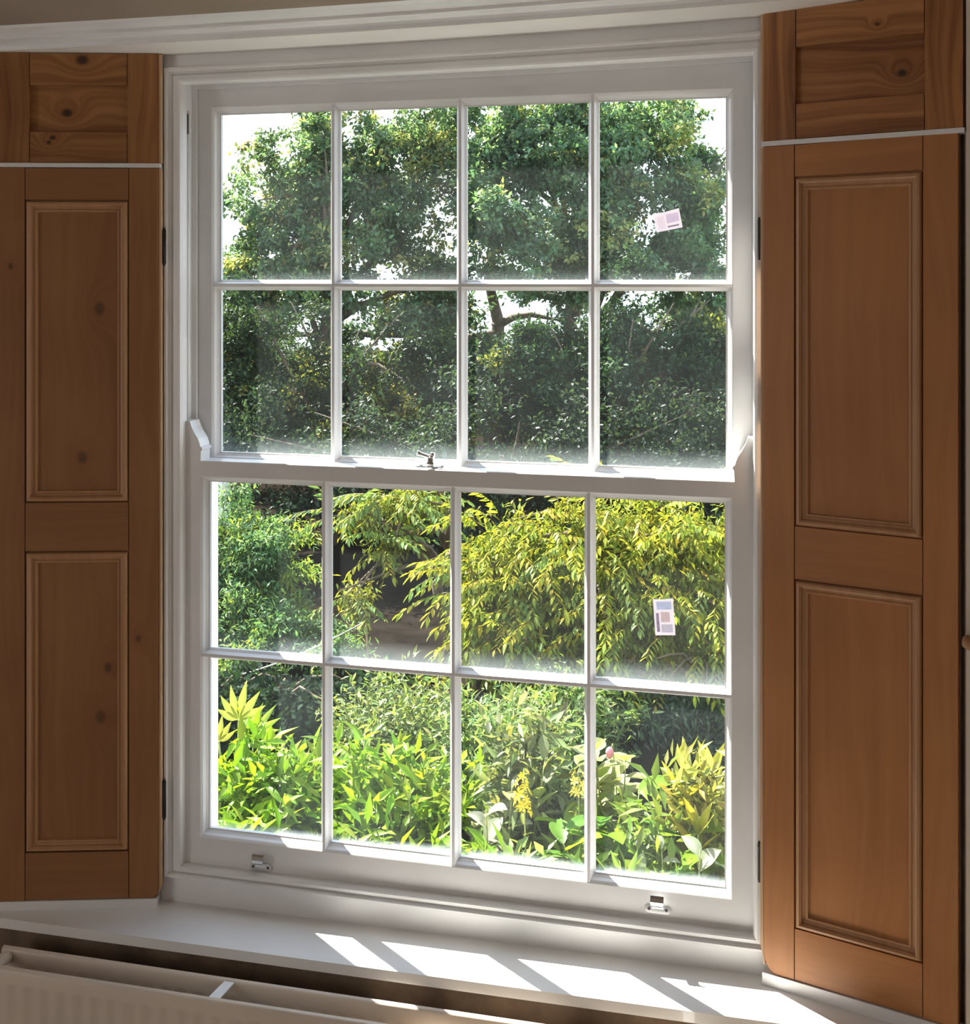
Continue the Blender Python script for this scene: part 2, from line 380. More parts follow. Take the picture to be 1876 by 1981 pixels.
for sgn, xo in ((1, XL + 0.001), (-1, XR - 0.001)):       # sash horns standing on the meeting rail
    pts = [(0, -0.002), (0.0385, -0.002), (0.0385, 0.018), (0.0415, 0.020), (0.0420, 0.024), (0.0375, 0.0265), (0.0365, 0.033), (0.033, 0.042), (0.026, 0.052), (0.020, 0.062), (0.016, 0.075), (0, 0.075)]
    bm = bmesh.new(); prism(bm, [(xo + sgn * a, -0.347 + b) for a, b in pts], 'y', 0.0142, 0.0535, bev=0.0006); from_bm('sash_horn', bm, WHITE, lo)

# sash lock on the meeting rail
bm = bmesh.new()
box(bm, -0.640, -0.588, 0.024, 0.046, -0.3472, -0.3435, bev=0.001)
lathe(bm, [(0.0095, 0), (0.0095, 0.006), (0.007, 0.008), (0.007, 0.014), (0.0045, 0.016)], 14, 0, Matrix.Translation((-0.615, 0.035, -0.3436)))
tube(bm, [(-0.615, 0.035, -0.330), (-0.620, 0.030, -0.325), (-0.630, 0.024, -0.321), (-0.637, 0.021, -0.318)], [0.004, 0.0038, 0.0035, 0.005], 10)
lathe(bm, [(0.0035, 0), (0.005, 0.003), (0.005, 0.007), (0.003, 0.010)], 12, 0, Matrix.Translation((-0.612, 0.036, -0.3285)))
for x in (-0.634, -0.594): lathe(bm, [(0.0035, 0), (0.003, 0.001)], 10, 1, Matrix.Translation((x, 0.035, -0.3436)))
from_bm('sash_lock', bm, [CHROME, DARKH], lo)

# hook sash lifts on the bottom rail
def sash_lift(cx, cz):
    f = 0.0140; bm = bmesh.new(); hw, hh = 0.0225, 0.0070
    pts = []
    for qx, qz, a0 in ((hw - hh, 0, -90), (-(hw - hh), 0, 90)):
        for k in range(9):
            a = R(a0 + 180 * k / 8); pts.append((cx + qx + hh * math.cos(a), cz + qz + hh * math.sin(a)))
    prism(bm, pts, 'y', f - 0.0022, f + 0.0005)
    for s in (-1, 1):
        lathe(bm, [(0.0030, 0), (0.0024, 0.0008)], 10, 1, Matrix.Translation((cx + s * 0.0150, f - 0.0021, cz)) @ Matrix.Rotation(R(90), 4, 'X'))
    path = [(f - 0.0015, 0.002), (f - 0.0020, 0.007), (f - 0.006, 0.0095), (f - 0.0115, 0.0105), (f - 0.0155, 0.014), (f - 0.0165, 0.0195), (f - 0.0145, 0.0245), (f - 0.0120, 0.0275)]
    t = 0.0020; rows = []
    for i, (y, z) in enumerate(path):
        y2, z2 = path[min(i + 1, len(path) - 1)]; y1, z1 = path[max(i - 1, 0)]
        d = Vector((y2 - y1, z2 - z1)).normalized(); nx, nz = -d.y * t, d.x * t
        w2 = 0.0100 + (0.0015 if i > 4 else 0)
        rows.append([bm.verts.new((cx + w2, y, cz + z)), bm.verts.new((cx - w2, y, cz + z)), bm.verts.new((cx - w2, y + nx, cz + z + nz)), bm.verts.new((cx + w2, y + nx, cz + z + nz))])
    for A, B in zip(rows, rows[1:]):
        for k in range(4): bm.faces.new((A[k], A[(k + 1) % 4], B[(k + 1) % 4], B[k]))
    bm.faces.new(rows[0]); bm.faces.new(rows[-1])
    from_bm('sash_lift', bm, [CHROME, DARKH], lo)
sash_lift(-0.9420, -1.1085); sash_lift(-0.1980, -1.0975)

# paper stickers left on two panes
def sticker(name, x0, z0, wd, hg, ang, y, label, marks):
    m, n, b = newmat(name + '_print')
    t = N(n, 'ShaderNodeTexCoord'); s = N(n, 'ShaderNodeSeparateXYZ'); n.links.new(t.outputs['Object'], s.inputs[0])
    z = N(n, 'ShaderNodeTexNoise'); z.inputs['Scale'].default_value = 160; z.inputs['Detail'].default_value = 3; n.links.new(t.outputs['Object'], z.inputs['Vector'])
    prev = None
    for (ax, az, bx, bz, c) in marks:
        def band(v, lo_, hi_):
            return M_(n, 'MULTIPLY', M_(n, 'GREATER_THAN', v, lo_), M_(n, 'LESS_THAN', v, hi_))
        k = M_(n, 'MULTIPLY', band(s.outputs['X'], ax, bx), band(s.outputs['Z'], az, bz))
        k = M_(n, 'MULTIPLY', k, M_(n, 'MULTIPLY_ADD', z.outputs['Fac'], 0.8, 0.35))
        q = N(n, 'ShaderNodeMix', data_type='RGBA'); n.links.new(k, q.inputs['Factor'])
        if prev is None: q.inputs['A'].default_value = (0.86, 0.82, 0.86, 1)
        else: n.links.new(prev, q.inputs['A'])
        q.inputs['B'].default_value = c + (1,); prev = q.outputs['Result']
    n.links.new(prev, b.inputs['Base Color']); b.inputs['Roughness'].default_value = 0.6
    b.inputs['Transmission Weight'].default_value = 0.0
    tl = N(n, 'ShaderNodeBsdfTranslucent'); n.links.new(prev, tl.inputs[0])
    ms = N(n, 'ShaderNodeMixShader'); ms.inputs[0].default_value = 0.45; o_ = n.nodes['Material Output']
    n.links.new(b.outputs[0], ms.inputs[1]); n.links.new(tl.outputs[0], ms.inputs[2]); n.links.new(ms.outputs[0], o_.inputs[0])
    bm = bmesh.new(); nxs, nzs = 8, 6
    g = [[bm.verts.new((wd * i / nxs - wd / 2, -0.0004 - 0.0012 * (0.5 + 0.5 * math.sin(i * 1.9 + j)) * (abs(i / nxs - 0.45) ** 1.5), hg * j / nzs - hg / 2 + (0.0035 * abs(i / nxs - 0.4) if j == nzs else 0))) for j in range(nzs + 1)] for i in range(nxs + 1)]
    for i in range(nxs):
        for j in range(nzs): bm.faces.new((g[i][j], g[i + 1][j], g[i + 1][j + 1], g[i][j + 1]))
    r_ = bmesh.ops.extrude_face_region(bm, geom=bm.faces[:])
    for v in r_['geom']:
        if isinstance(v, bmesh.types.BMVert): v.co.y += 0.0003
    o = from_bm(name, bm, m, None, loc=(x0, y, z0)); o.rotation_euler = (0, -ang, 0)
    return tag(o, label, 'sticker')
sticker('glass_sticker', -0.1862, 0.1045, 0.0470, 0.0330, R(11), 0.0818, 'small white paper label stuck askew high on the upper sash glass', [(-0.002, -0.004, 0.020, 0.012, (0.70, 0.61, 0.72)), (-0.002, -0.012, 0.018, -0.009, (0.35, 0.30, 0.36)), (-0.018, -0.012, -0.006, 0.010, (0.80, 0.73, 0.78))])
sticker('glass_sticker', -0.1885, -0.5945, 0.0350, 0.0620, R(4), 0.0336, 'tall narrow white label stuck on the lower sash glass in front of yellow shrub', [(-0.006, -0.008, 0.010, 0.010, (0.66, 0.56, 0.57)), (-0.014, -0.025, -0.009, 0.008, (0.35, 0.30, 0.40)), (-0.006, -0.026, 0.014, -0.012, (0.60, 0.58, 0.66)), (-0.012, 0.014, 0.014, 0.028, (0.55, 0.60, 0.72))])

# ================================================================== SHUTTERS
def make_shutter(name, side, z0, z1, st, rails, pan, label, knots_st=(), knots_rail=(), knots_pan=(), moulded=True, width=0.31, rcorner=0.0, hinges=(), tilt=0.0, contrast=0.75, ring=70.0, off=0.0, light=None, dark=None):
    """side 'L'/'R'; st = (inner edge of the stile by the window, inner edge of the outer stile); rails = [(z0, z1)]; pan = [(z0, z1)]."""
    sg = -1 if side == 'L' else 1
    root = empty(name, (-1.135, -0.025, 0) if side == 'L' else (-0.0174, -0.025, 0), R(16) if side == 'L' else R(-17))
    root.location.z = 0
    tag(root, label, 'shutter')
    T = 0.020
    kw = dict(contrast=contrast, ring=ring, off=off)
    if light: kw['light'] = light
    if dark: kw['dark'] = dark
    mv = pine(name + '_stile_wood', 'Z', [(sg * a, b, c) for a, b, c in knots_st], **kw)
    mh = pine(name + '_rail_wood', 'X', [(sg * a, b, c) for a, b, c in knots_rail], **dict(kw, off=off + 2))
    mp = pine(name + '_panel_wood', 'Z' if moulded else 'X', [(sg * a, b, c) for a, b, c in knots_pan], **dict(kw, off=off + 4))
    def X(a, b): return (min(sg * a, sg * b), max(sg * a, sg * b))
    def fin(bm):
        if tilt:
            for v in bm.verts:
                k = min(1, max(0, (v.co.z - 0.12) / 0.1)); v.co.z += tilt * k * abs(v.co.x)
        return bm
    g = 0.0007
    for k, (a, b) in enumerate(((0, st[0] - g), (st[1] + g, width))):
        bm = bmesh.new(); x0, x1 = X(a, b)
        if rcorner and k == 0:
            pts = [(sg * b, z0), (sg * b, z1), (0, z1)] + [(sg * (rcorner - rcorner * math.cos(t)), z0 + 1.6 * rcorner * (1 - math.sin(t))) for t in [math.pi / 2 * i / 8 for i in range(9)]]
            prism(bm, pts, 'y', 0, T, bev=0.0009)
        else: box(bm, x0, x1, 0, T, z0, z1, bev=0.0009)
        from_bm('stile', fin(bm), mv, root)
    zb = z0 + 0.4 * rcorner
    bm = bmesh.new(); prism(bm, [(sg * 0.0004, zb), (-sg * 0.0010, zb), (-sg * 0.0072, zb + 1.6 * rcorner), (-sg * 0.0072, z1), (sg * 0.0004, z1)], 'y', 0.0022, 0.0128, bev=0.0025); from_bm('edge_nosing', fin(bm), EDGEW, root)
    for a, b in rails:
        bm = bmesh.new(); x0, x1 = X(st[0] + g, st[1] - g); box(bm, x0, x1, 0.0004, T, a + g, b - g, bev=0.0009); from_bm('rail', fin(bm), mh, root)
    for a, b in pan:
        x0, x1 = X(st[0] - 0.003, st[1] + 0.003)
        bm = bmesh.new(); box(bm, x0, x1, 0.0075 if moulded else 0.0105, T - 0.002, a - 0.003, b + 0.003)
        from_bm('panel', fin(bm), mp, root)
        if moulded:
            x0, x1 = X(st[0] + 0.0022, st[1] - 0.0022)
            P = [(0, 0, 0.008), (0, 0, 0.0010), (0, 0.0022, -0.0034), (0, 0.0062, -0.0042), (0, 0.0092, -0.0012), (0, 0.0102, 0.0032), (0, 0.0140, 0.0044), (0, 0.0165, 0.0024), (0, 0.0190, 0.0026), (0, 0.0205, 0.0078)]
            bm = bmesh.new(); loop_frame(bm, x0, x1, a + 0.0022, b - 0.0022, P); from_bm('panel_moulding', fin(bm), MOULD, root)
    for a, b in hinges:
        bm = bmesh.new(); tube(bm, [(-sg * 0.0105, 0.0075, a), (-sg * 0.0105, 0.0075, b)], 0.0036 if side == 'L' else 0.0026, 10)
        tube(bm, [(-sg * 0.0105, 0.0075, a - 0.004), (-sg * 0.0105, 0.0075, b + 0.004)], 0.0020, 8)
        box(bm, *X(-0.0105, -0.007), 0.005, 0.009, a, b)
        from_bm('hinge', bm, BLACK, root)
    return root

EDGEW = pine('sunlit_edge_wood', 'Z', light=(0.62, 0.40, 0.24), dark=(0.46, 0.26, 0.14))  # paler than the boards, standing in for sun bounce on the edges
MOULD = pine('moulding_wood', 'Z', light=(0.50, 0.28, 0.145), dark=(0.38, 0.18, 0.075))
ROUGH_L = dict(light=(0.42, 0.195, 0.062), dark=(0.20, 0.070, 0.017))
make_shutter('window_shutter', 'L', -1.171, 0.2100, (0.0545, 0.2475), [(0.149, 0.2100), (-0.5135, -0.4215), (-1.171, -1.081)], [(-0.4215, 0.149), (-1.081, -0.5135)],
             'tall two panel waxed pine shutter left of the window', knots_st=[(0.036, -0.680, 0.006), (0.274, 0.024, 0.005)], knots_pan=[(0.143, -0.338, 0.010), (0.111, -0.056, 0.011), (0.095, -0.736, 0.008), (0.109, -0.830, 0.011)],
             width=0.316, rcorner=0.010, hinges=[(0.0295, 0.0935), (-1.0227, -0.9538)], off=1.3, light=(0.345, 0.160, 0.057), dark=(0.215, 0.082, 0.023))  # wood colours lowered to stand in for weaker light on this side
make_shutter('window_shutter', 'R', -1.160, 0.2215, (0.0515, 0.2545), [(0.1685, 0.2215), (-0.4965, -0.4085), (-1.160, -1.0745)], [(-0.4085, 0.1685), (-1.0745, -0.4965)],
             'tall two panel waxed pine shutter right of the window', width=0.3065, rcorner=0.022, hinges=[(0.0367, 0.1004), (-1.0129, -0.9518)], off=7.7, tilt=0.02, light=(0.50, 0.215, 0.072), dark=(0.315, 0.118, 0.032))  # wood colours raised to stand in for stronger light on this side
make_shutter('upper_shutter', 'L', 0.2193, 0.4270, (0.0572, 0.2390), [(0.366, 0.4270), (0.2193, 0.278)], [(0.278, 0.366)],
             'short knotty pine shutter at top left of the window', knots_rail=[(0.141, 0.414, 0.010), (0.196, 0.267, 0.005), (0.203, 0.258, 0.004)], knots_pan=[(0.172, 0.315, 0.0085)],
             moulded=False, width=0.316, off=3.1, contrast=1.7, light=(0.41, 0.19, 0.06), dark=(0.17, 0.056, 0.013))
make_shutter('upper_shutter', 'R', 0.2310, 0.4470, (0.0537, 0.2570), [(0.383, 0.4470), (0.2310, 0.289)], [(0.289, 0.383)],
             'short knotty pine shutter at top right of the window', knots_rail=[(0.185, 0.408, 0.003)], knots_pan=[(0.221, 0.328, 0.0065)],
             moulded=False, width=0.3136, off=9.4, tilt=0.012, contrast=2.0, ring=90, light=(0.43, 0.185, 0.058), dark=(0.18, 0.058, 0.014))
# white strips: between the shutters, and the ledges they stand over
def strip(name, side, t0, t1, y0, y1, zb, zt, lab, slope=0.0, follow=False):
    sg = -1 if side == 'L' else 1
    bm = bmesh.new(); box(bm, min(sg * t0, sg * t1), max(sg * t0, sg * t1), y0, y1, zb, zt, bev=0.0015)
    for v in bm.verts: v.co.z += slope * abs(v.co.x)
    o = from_bm(name, bm, WHITE); o.location = (-1.135, -0.025, 0) if side == 'L' else (-0.0174, -0.025, 0)
    o.rotation_euler = (0, 0, R(16) if side == 'L' else R(-17))
    structure(o, lab)
strip('trim_3', 'L', -0.005, 0.32, -0.005, 0.020, 0.2108, 0.2186, 'white strip between the left shutters')
strip('trim_4', 'R', -0.003, 0.316, -0.004, 0.020, 0.2223, 0.2302, 'white strip between the right shutters', slope=0.012)
strip('trim_5', 'L', 0.000, 0.325, -0.002, 0.021, -1.1950, -1.1718, 'white ledge under the left shutter')
strip('trim_6', 'R', -0.002, 0.318, -0.003, 0.021, -1.1900, -1.1608, 'white ledge under the right shutter')

# wooden peg at the right edge
bm = bmesh.new()
lathe(bm, [(0.002, -0.004), (0.0075, -0.003), (0.0105, 0.002), (0.0115, 0.010), (0.0115, 0.12)], 20, 0, Matrix.Translation((0.2835, -0.130, -0.5560)) @ Matrix.Rotation(R(98), 4, 'Y'))
for i in (0.16,): lathe(bm, [(0.006, 0), (0.006, 0.03)], 12, 0, Matrix.Translation((0.2835 + 0.07, -0.142, -0.568)) @ Matrix.Rotation(R(-90), 4, 'X'))
tag(from_bm('wooden_peg', bm, pine('peg_wood', 'X', light=(0.45, 0.24, 0.12), dark=(0.30, 0.14, 0.06))), 'rounded end of a wooden peg rail on the wall beside the right shutter', 'peg rail')

# ================================================================== RADIATOR
rad = tag(empty('radiator', (-1.37, -0.19, -1.70)), 'cream double panel radiator under the window sill', 'radiator')
RX0, RX1, RZ = -1.372, 0.30, -1.2205
def rad_panel(name, yf, thick, flute):
    n_fl = 50; per = (RX1 - RX0 - 0.03) / n_fl; xs = [RX0]
    for i in range(n_fl):
        for k in (0, 0.18, 0.32, 0.5, 0.68, 0.82): xs.append(RX0 + 0.015 + per * (i + k))
    xs += [RX1 - 0.015, RX1]
    zs = [(0, 1.0), (0.0012, 0.45), (0.004, 0.0), (0.022, 0.0), (0.026, 0.0), (0.030, -1), (0.20, -1), (0.40, -1)]
    bm = bmesh.new(); g = []
    for x in xs:
        ph = ((x - RX0 - 0.015) / per) % 1.0; bump = 0.5 - 0.5 * math.cos(2 * math.pi * ph)
        inside = RX0 + 0.015 < x < RX1 - 0.015
        col = []
        for dz, k in zs:
            y = yf + (0.004 * k if k >= 0 else (flute * bump if inside else 0.0))
            col.append(bm.verts.new((x, y, RZ - dz)))
        g.append(col)
    for A, B in zip(g, g[1:]):
        for j in range(len(zs) - 1): bm.faces.new((A[j], B[j], B[j + 1], A[j + 1])).smooth = True
    # rounded top lip and the back skin
    lip = [[bm.verts.new((x, yf + 0.004 + a, RZ + b)) for a, b in ((thick * 0.4, 0.0012), (thick - 0.004 - 0.002, 0.0), (thick - 0.004, -0.003), (thick - 0.004, -0.40))] for x in (RX0, RX1)]
    bm.faces.new((g[0][0], g[-1][0], lip[1][0], lip[0][0])) if False else None
    for j in range(3): bm.faces.new((lip[0][j], lip[1][j], lip[1][j + 1], lip[0][j + 1]))
    a, b = lip[0][0], lip[1][0]
    bm.faces.new([c[0] for c in g] + [b, a])
    bm.faces.new(g[0] + lip[0][::-1]); bm.faces.new(g[-1] + lip[1][::-1])
    o = from_bm(name, bm, RADP); o.parent = rad; o.matrix_parent_inverse = Matrix.Translation(-rad.location)
    return o
rad_panel('front_panel', -0.2250, 0.011, 0.0045)
rad_panel('back_panel', -0.1655, 0.010, 0.0045)
def rad_part(name, bm, mats=RADP, smooth=False):
    o = from_bm(name, bm, mats, smooth=smooth); o.parent = rad; o.matrix_parent_inverse = Matrix.Translation(-rad.location); return o
for x in (-0.935, -0.15):
    bm = bmesh.new(); prism(bm, [(x - 0.002, -0.2150), (x + 0.018, -0.2150), (x + 0.022, -0.1640), (x + 0.004, -0.1640)], 'z', RZ - 0.0035, RZ - 0.0015); rad_part('strap', bm, EXTW)
bm = bmesh.new(); tube(bm, [(RX0 + 0.016, -0.218, RZ - 0.016), (RX0 + 0.012, -0.20, RZ - 0.012), (RX0 + 0.012, -0.18, RZ - 0.012), (RX0 + 0.016, -0.160, RZ - 0.016)], [0.010, 0.011, 0.011, 0.010], 12); rad_part('manifold', bm, RADP)
for x in (-1.20, 0.08):
    for z in (RZ - 0.05, RZ - 0.33):
        bm = bmesh.new(); box(bm, x, x + 0.04, -0.156, YF - 0.0005, z - 0.02, z); rad_part('wall_bracket', bm, EXTW)
bm = bmesh.new(); tube(bm, [(RX0 - 0.02, -0.19, -1.70), (RX0 - 0.02, -0.19, -1.585)], 0.0075, 10); tube(bm, [(RX0 - 0.02, -0.19, -1.585), (RX0 + 0.02, -0.19, -1.580)], 0.010, 10); rad_part('pipe', bm, EXTW)

# ================================================================== GARDEN
RT = Vector((math.cos(TH), math.sin(TH), 0)); FW = Vector((-math.sin(TH), math.cos(TH), 0))
def loc(r, d, z): return CAM + RT * r + FW * d + Vector((0, 0, z))    # metres to the right, ahead, and above eye level
GZ = -2.5
def leaf_mat(name, gloss=0.35, trans=0.45, rough=0.45, vein=False):
    m, n, b = newmat(name); o = n.nodes['Material Output']
    a = N(n, 'ShaderNodeAttribute'); a.attribute_name = 'tint'
    oi = N(n, 'ShaderNodeObjectInfo')
    t = N(n, 'ShaderNodeTexCoord'); z = N(n, 'ShaderNodeTexNoise'); z.inputs['Scale'].default_value = 30; n.links.new(t.outputs['Object'], z.inputs['Vector'])
    hs = N(n, 'ShaderNodeHueSaturation'); n.links.new(a.outputs['Color'], hs.inputs['Color'])
    n.links.new(M_(n, 'ADD', M_(n, 'MULTIPLY', oi.outputs['Random'], 0.22), M_(n, 'MULTIPLY_ADD', z.outputs['Fac'], 0.25, 0.37)), hs.inputs['Value'])
    n.links.new(M_(n, 'MULTIPLY_ADD', oi.outputs['Random'], 0.03, 0.485), hs.inputs['Hue'])
    n.links.new(hs.outputs[0], b.inputs['Base Color']); b.inputs['Roughness'].default_value = rough; b.inputs['Specular IOR Level'].default_value = gloss
    g = N(n, 'ShaderNodeMix', data_type='RGBA', blend_type='MULTIPLY'); g.inputs['Factor'].default_value = 1.0
    n.links.new(hs.outputs[0], g.inputs['A']); g.inputs['B'].default_value = (1.25, 1.15, 0.55, 1)
    tl = N(n, 'ShaderNodeBsdfTranslucent'); n.links.new(g.outputs['Result'], tl.inputs[0])
    ms = N(n, 'ShaderNodeMixShader'); ms.inputs[0].default_value = trans
    n.links.new(b.outputs[0], ms.inputs[1]); n.links.new(tl.outputs[0], ms.inputs[2]); n.links.new(ms.outputs[0], o.inputs[0])
    return m
LEAFM = leaf_mat('leaf', 0.20, 0.50, 0.5)
DLEAF = leaf_mat('shade_toned_leaf', 0.04, 0.35, 0.6)
GLEAF = leaf_mat('garden_leaf', 0.25, 0.48, 0.42)
BARK = paint('bark', (0.13, 0.095, 0.065), 0.9, 0.4, 18, 0.15)
STEMG = paint('green_stem', (0.20, 0.24, 0.07), 0.6, 0.3, 30)
SOIL = paint('shade_darkened_soil', (0.012, 0.009, 0.007), 0.95, 0.5, 5, 0.2, 0.0)  # albedo set below real soil to imitate shade over the beds
rng = np.random.default_rng(11)

T_OVAL = (np.array([[0, 0, 0], [0.42, 0.26, 0.07], [1, 0, -0.05], [0.42, -0.26, 0.07]], float), np.array([[0, 1, 2], [0, 2, 3]]))
T_LONG = (np.array([[0, 0, 0], [0.40, 0.15, 0.04], [1, 0, -0.10], [0.40, -0.15, 0.04]], float), np.array([[0, 1, 2], [0, 2, 3]]))
def unit(v): return v / np.maximum(np.linalg.norm(v, axis=-1, keepdims=True), 1e-9)
def leaf_cloud(name, pos, dirs, nrm, size, cols, tmpl, mat, parent=None, kind='stuff'):
    V, F = tmpl; n = len(pos); k = len(V)
    x = unit(dirs); y = unit(np.cross(nrm, x)); z = np.cross(x, y)
    P = pos[:, None, :] + size[:, None, None] * (V[None, :, 0:1] * x[:, None, :] + V[None, :, 1:2] * y[:, None, :] + V[None, :, 2:3] * z[:, None, :])
    P = P.reshape(-1, 3).astype(np.float32)
    T = (F[None] + (np.arange(n) * k)[:, None, None]).reshape(-1, 3).astype(np.int32)
    me = bpy.data.meshes.new(name)
    me.vertices.add(len(P)); me.vertices.foreach_set('co', P.ravel())
    me.loops.add(T.size); me.loops.foreach_set('vertex_index', T.ravel())
    me.polygons.add(len(T)); me.polygons.foreach_set('loop_start', np.arange(0, T.size, 3, dtype=np.int32))
    me.update()
    c = np.ones((n, k, 4), np.float32); c[:, :, :3] = np.clip(cols, 0.004, 0.95)[:, None, :]
    at = me.color_attributes.new('tint', 'FLOAT_COLOR', 'POINT'); at.data.foreach_set('color', c.ravel())
    o = link(name, me, mat, parent)
    if kind: o['kind'] = kind
    return o
def colours(n, base, var=0.25, alt=None, altp=0.0):
    c = np.array(base)[None, :] * (1 + var * rng.normal(size=(n, 1))) * (1 + 0.08 * rng.normal(size=(n, 3)))
    if alt is not None:
        m = rng.random(n) < altp; c[m] = np.array(alt)[None, :] * (1 + var * rng.normal(size=(m.sum(), 1)))
    return np.clip(c, 0.005, 0.9)
def crown(name, blobs, nclu, per, leaf, base, parent, tmpl=T_OVAL, spread=0.16, shell=0.45, alt=None, altp=0.1, droop=0.0, mat=None, sub=0, bough=0.3):
    """blobs = [(r, d, z, radius across, radius in depth, radius up)] in garden metres; leaves in clusters, thicker towards the outside."""
    vol = np.array([b[3] * b[5] for b in blobs]); pick = rng.choice(len(blobs), nclu, p=vol / vol.sum())
    B = np.array(blobs)[pick]
    u = unit(rng.normal(size=(nclu, 3))); rad = (shell + (1 - shell) * rng.random((nclu, 1))) * (0.9 + 0.25 * rng.random((nclu, 1)))
    q = u * rad * B[:, 3:6]
    right = np.array(RT); fwd = np.array(FW); upv = np.array([0, 0, 1.0]); c0 = np.array(CAM)
    cen = c0 + (B[:, 0:1] + q[:, 0:1]) * right + (B[:, 1:2] + q[:, 1:2]) * fwd + (B[:, 2:3] + q[:, 2:3]) * upv
    out = unit(u[:, 0:1] * right + u[:, 1:2] * fwd + u[:, 2:3] * upv)
    lift = np.ones((nclu, 1)); ci = np.zeros(nclu, int)
    if sub:          # the crown is made of separate boughs: clusters sit on the tops and sides of each bough
        ns = sub * len(blobs); sc = cen[rng.choice(nclu, min(ns, nclu), replace=False)]; so = rng.integers(0, len(sc), nclu)
        u2 = unit(rng.normal(size=(nclu, 3)) + np.array([0, 0, 0.55])); br = bough * (0.75 + 0.5 * rng.random((len(sc), 1)))
        cen = sc[so] + u2 * br[so] * np.array([1.15, 1.15, 0.8]) * (0.55 + 0.5 * rng.random((nclu, 1)))
        out = unit(0.7 * u2 + 0.5 * out); lift = (1 + 0.16 * rng.normal(size=(len(sc), 1)))[so]; ci = so
    n = nclu * per
    cc = np.repeat(cen, per, 0); oo = np.repeat(out, per, 0)
    tw = np.repeat(unit(out + 0.6 * rng.normal(size=(nclu, 3)) + np.array([0, 0, -droop])), per, 0)
    s = rng.random((n, 1)) - 0.5
    pos = cc + tw * s * spread * 2.6 + rng.normal(size=(n, 3)) * spread * np.array([0.45, 0.45, 0.32])
    dirs = unit(tw * 0.6 + rng.normal(size=(n, 3)) * 0.6 + np.array([0, 0, -0.25 - droop]))
    nrm = unit(0.5 * oo + np.array([0, 0, 0.8]) + 0.55 * rng.normal(size=(n, 3)))
    size = leaf * (0.65 + 0.6 * rng.random(n))
    cl = np.repeat(lift * (1 + 0.15 * rng.normal(size=(nclu, 1))), per, 0)
    col = colours(n, base, 0.20)
    if alt is not None:
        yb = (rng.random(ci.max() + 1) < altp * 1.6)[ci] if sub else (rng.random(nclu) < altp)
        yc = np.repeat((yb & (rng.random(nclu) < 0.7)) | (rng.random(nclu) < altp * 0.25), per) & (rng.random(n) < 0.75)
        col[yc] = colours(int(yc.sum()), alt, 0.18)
    col = col * np.clip(cl, 0.45, 1.7)
    keep = pos[:, 2] > GZ + 0.02
    return leaf_cloud(name, pos[keep], dirs[keep], nrm[keep], size[keep], col[keep], tmpl, mat or LEAFM, parent)

def tree_wood(root, base, top, rad, blobs, nb, name='trunk'):
    bm = bmesh.new()
    k = 7; pts = [base.lerp(top, i / k) + Vector((math.sin(i * 1.7) * 0.06, math.cos(i * 1.3) * 0.05, 0)) * (1 if 0 < i else 0) for i in range(k + 1)]
    tube(bm, pts, [rad * (1.25 if i == 0 else 1 - 0.75 * i / k) for i in range(k + 1)], 10)
    t = from_bm(name, bm, BARK, root)
    rr = random.Random(len(blobs) * 7 + nb)
    for i in range(nb):
        b = blobs[i % len(blobs)]; s = base.lerp(top, rr.uniform(0.35, 0.95))
        e = loc(b[0] + rr.uniform(-.7, .7) * b[3], b[1] + rr.uniform(-.6, .3) * b[4], b[2] + rr.uniform(-.3, .8) * b[5])
        mid = s.lerp(e, 0.5) + Vector((rr.uniform(-.1, .1), rr.uniform(-.1, .1), 0.12))
        bm = bmesh.new(); tube(bm, [s, s.lerp(mid, 0.5) + Vector((0, 0, .04)), mid, mid.lerp(e, 0.5), e], [rad * .38, rad * .30, rad * .22, rad * .14, rad * .05], 6)
        from_bm('branch', bm, BARK, root)

def tree(name, label, cat, base, topz, rad, blobs, nclu, per, leaf, col, nb=8, **kw):
    r, d = base
    root = tag(empty(name, loc(r, d, GZ)), label, cat)
    inv = Matrix.Translation(-root.location)
    before = set(bpy.data.objects)
    tree_wood(root, loc(r, d, GZ - 0.03), loc(r, d + 0.1, topz), rad, blobs, nb)
    crown('foliage', blobs, nclu, per, leaf, col, root, **kw)
    for o in set(bpy.data.objects) - before:
        if o.parent == root: o.matrix_parent_inverse = inv
    return root

# ground
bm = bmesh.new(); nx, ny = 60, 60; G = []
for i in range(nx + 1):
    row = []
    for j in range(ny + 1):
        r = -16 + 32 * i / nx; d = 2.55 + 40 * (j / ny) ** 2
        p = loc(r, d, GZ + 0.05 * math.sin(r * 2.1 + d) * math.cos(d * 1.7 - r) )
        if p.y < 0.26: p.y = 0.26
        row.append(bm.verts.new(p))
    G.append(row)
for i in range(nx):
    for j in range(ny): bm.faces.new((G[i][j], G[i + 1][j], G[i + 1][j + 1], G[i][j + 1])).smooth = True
structure(from_bm('ground', bm, SOIL), 'bare soil of the garden beds, coloured darker for shade')

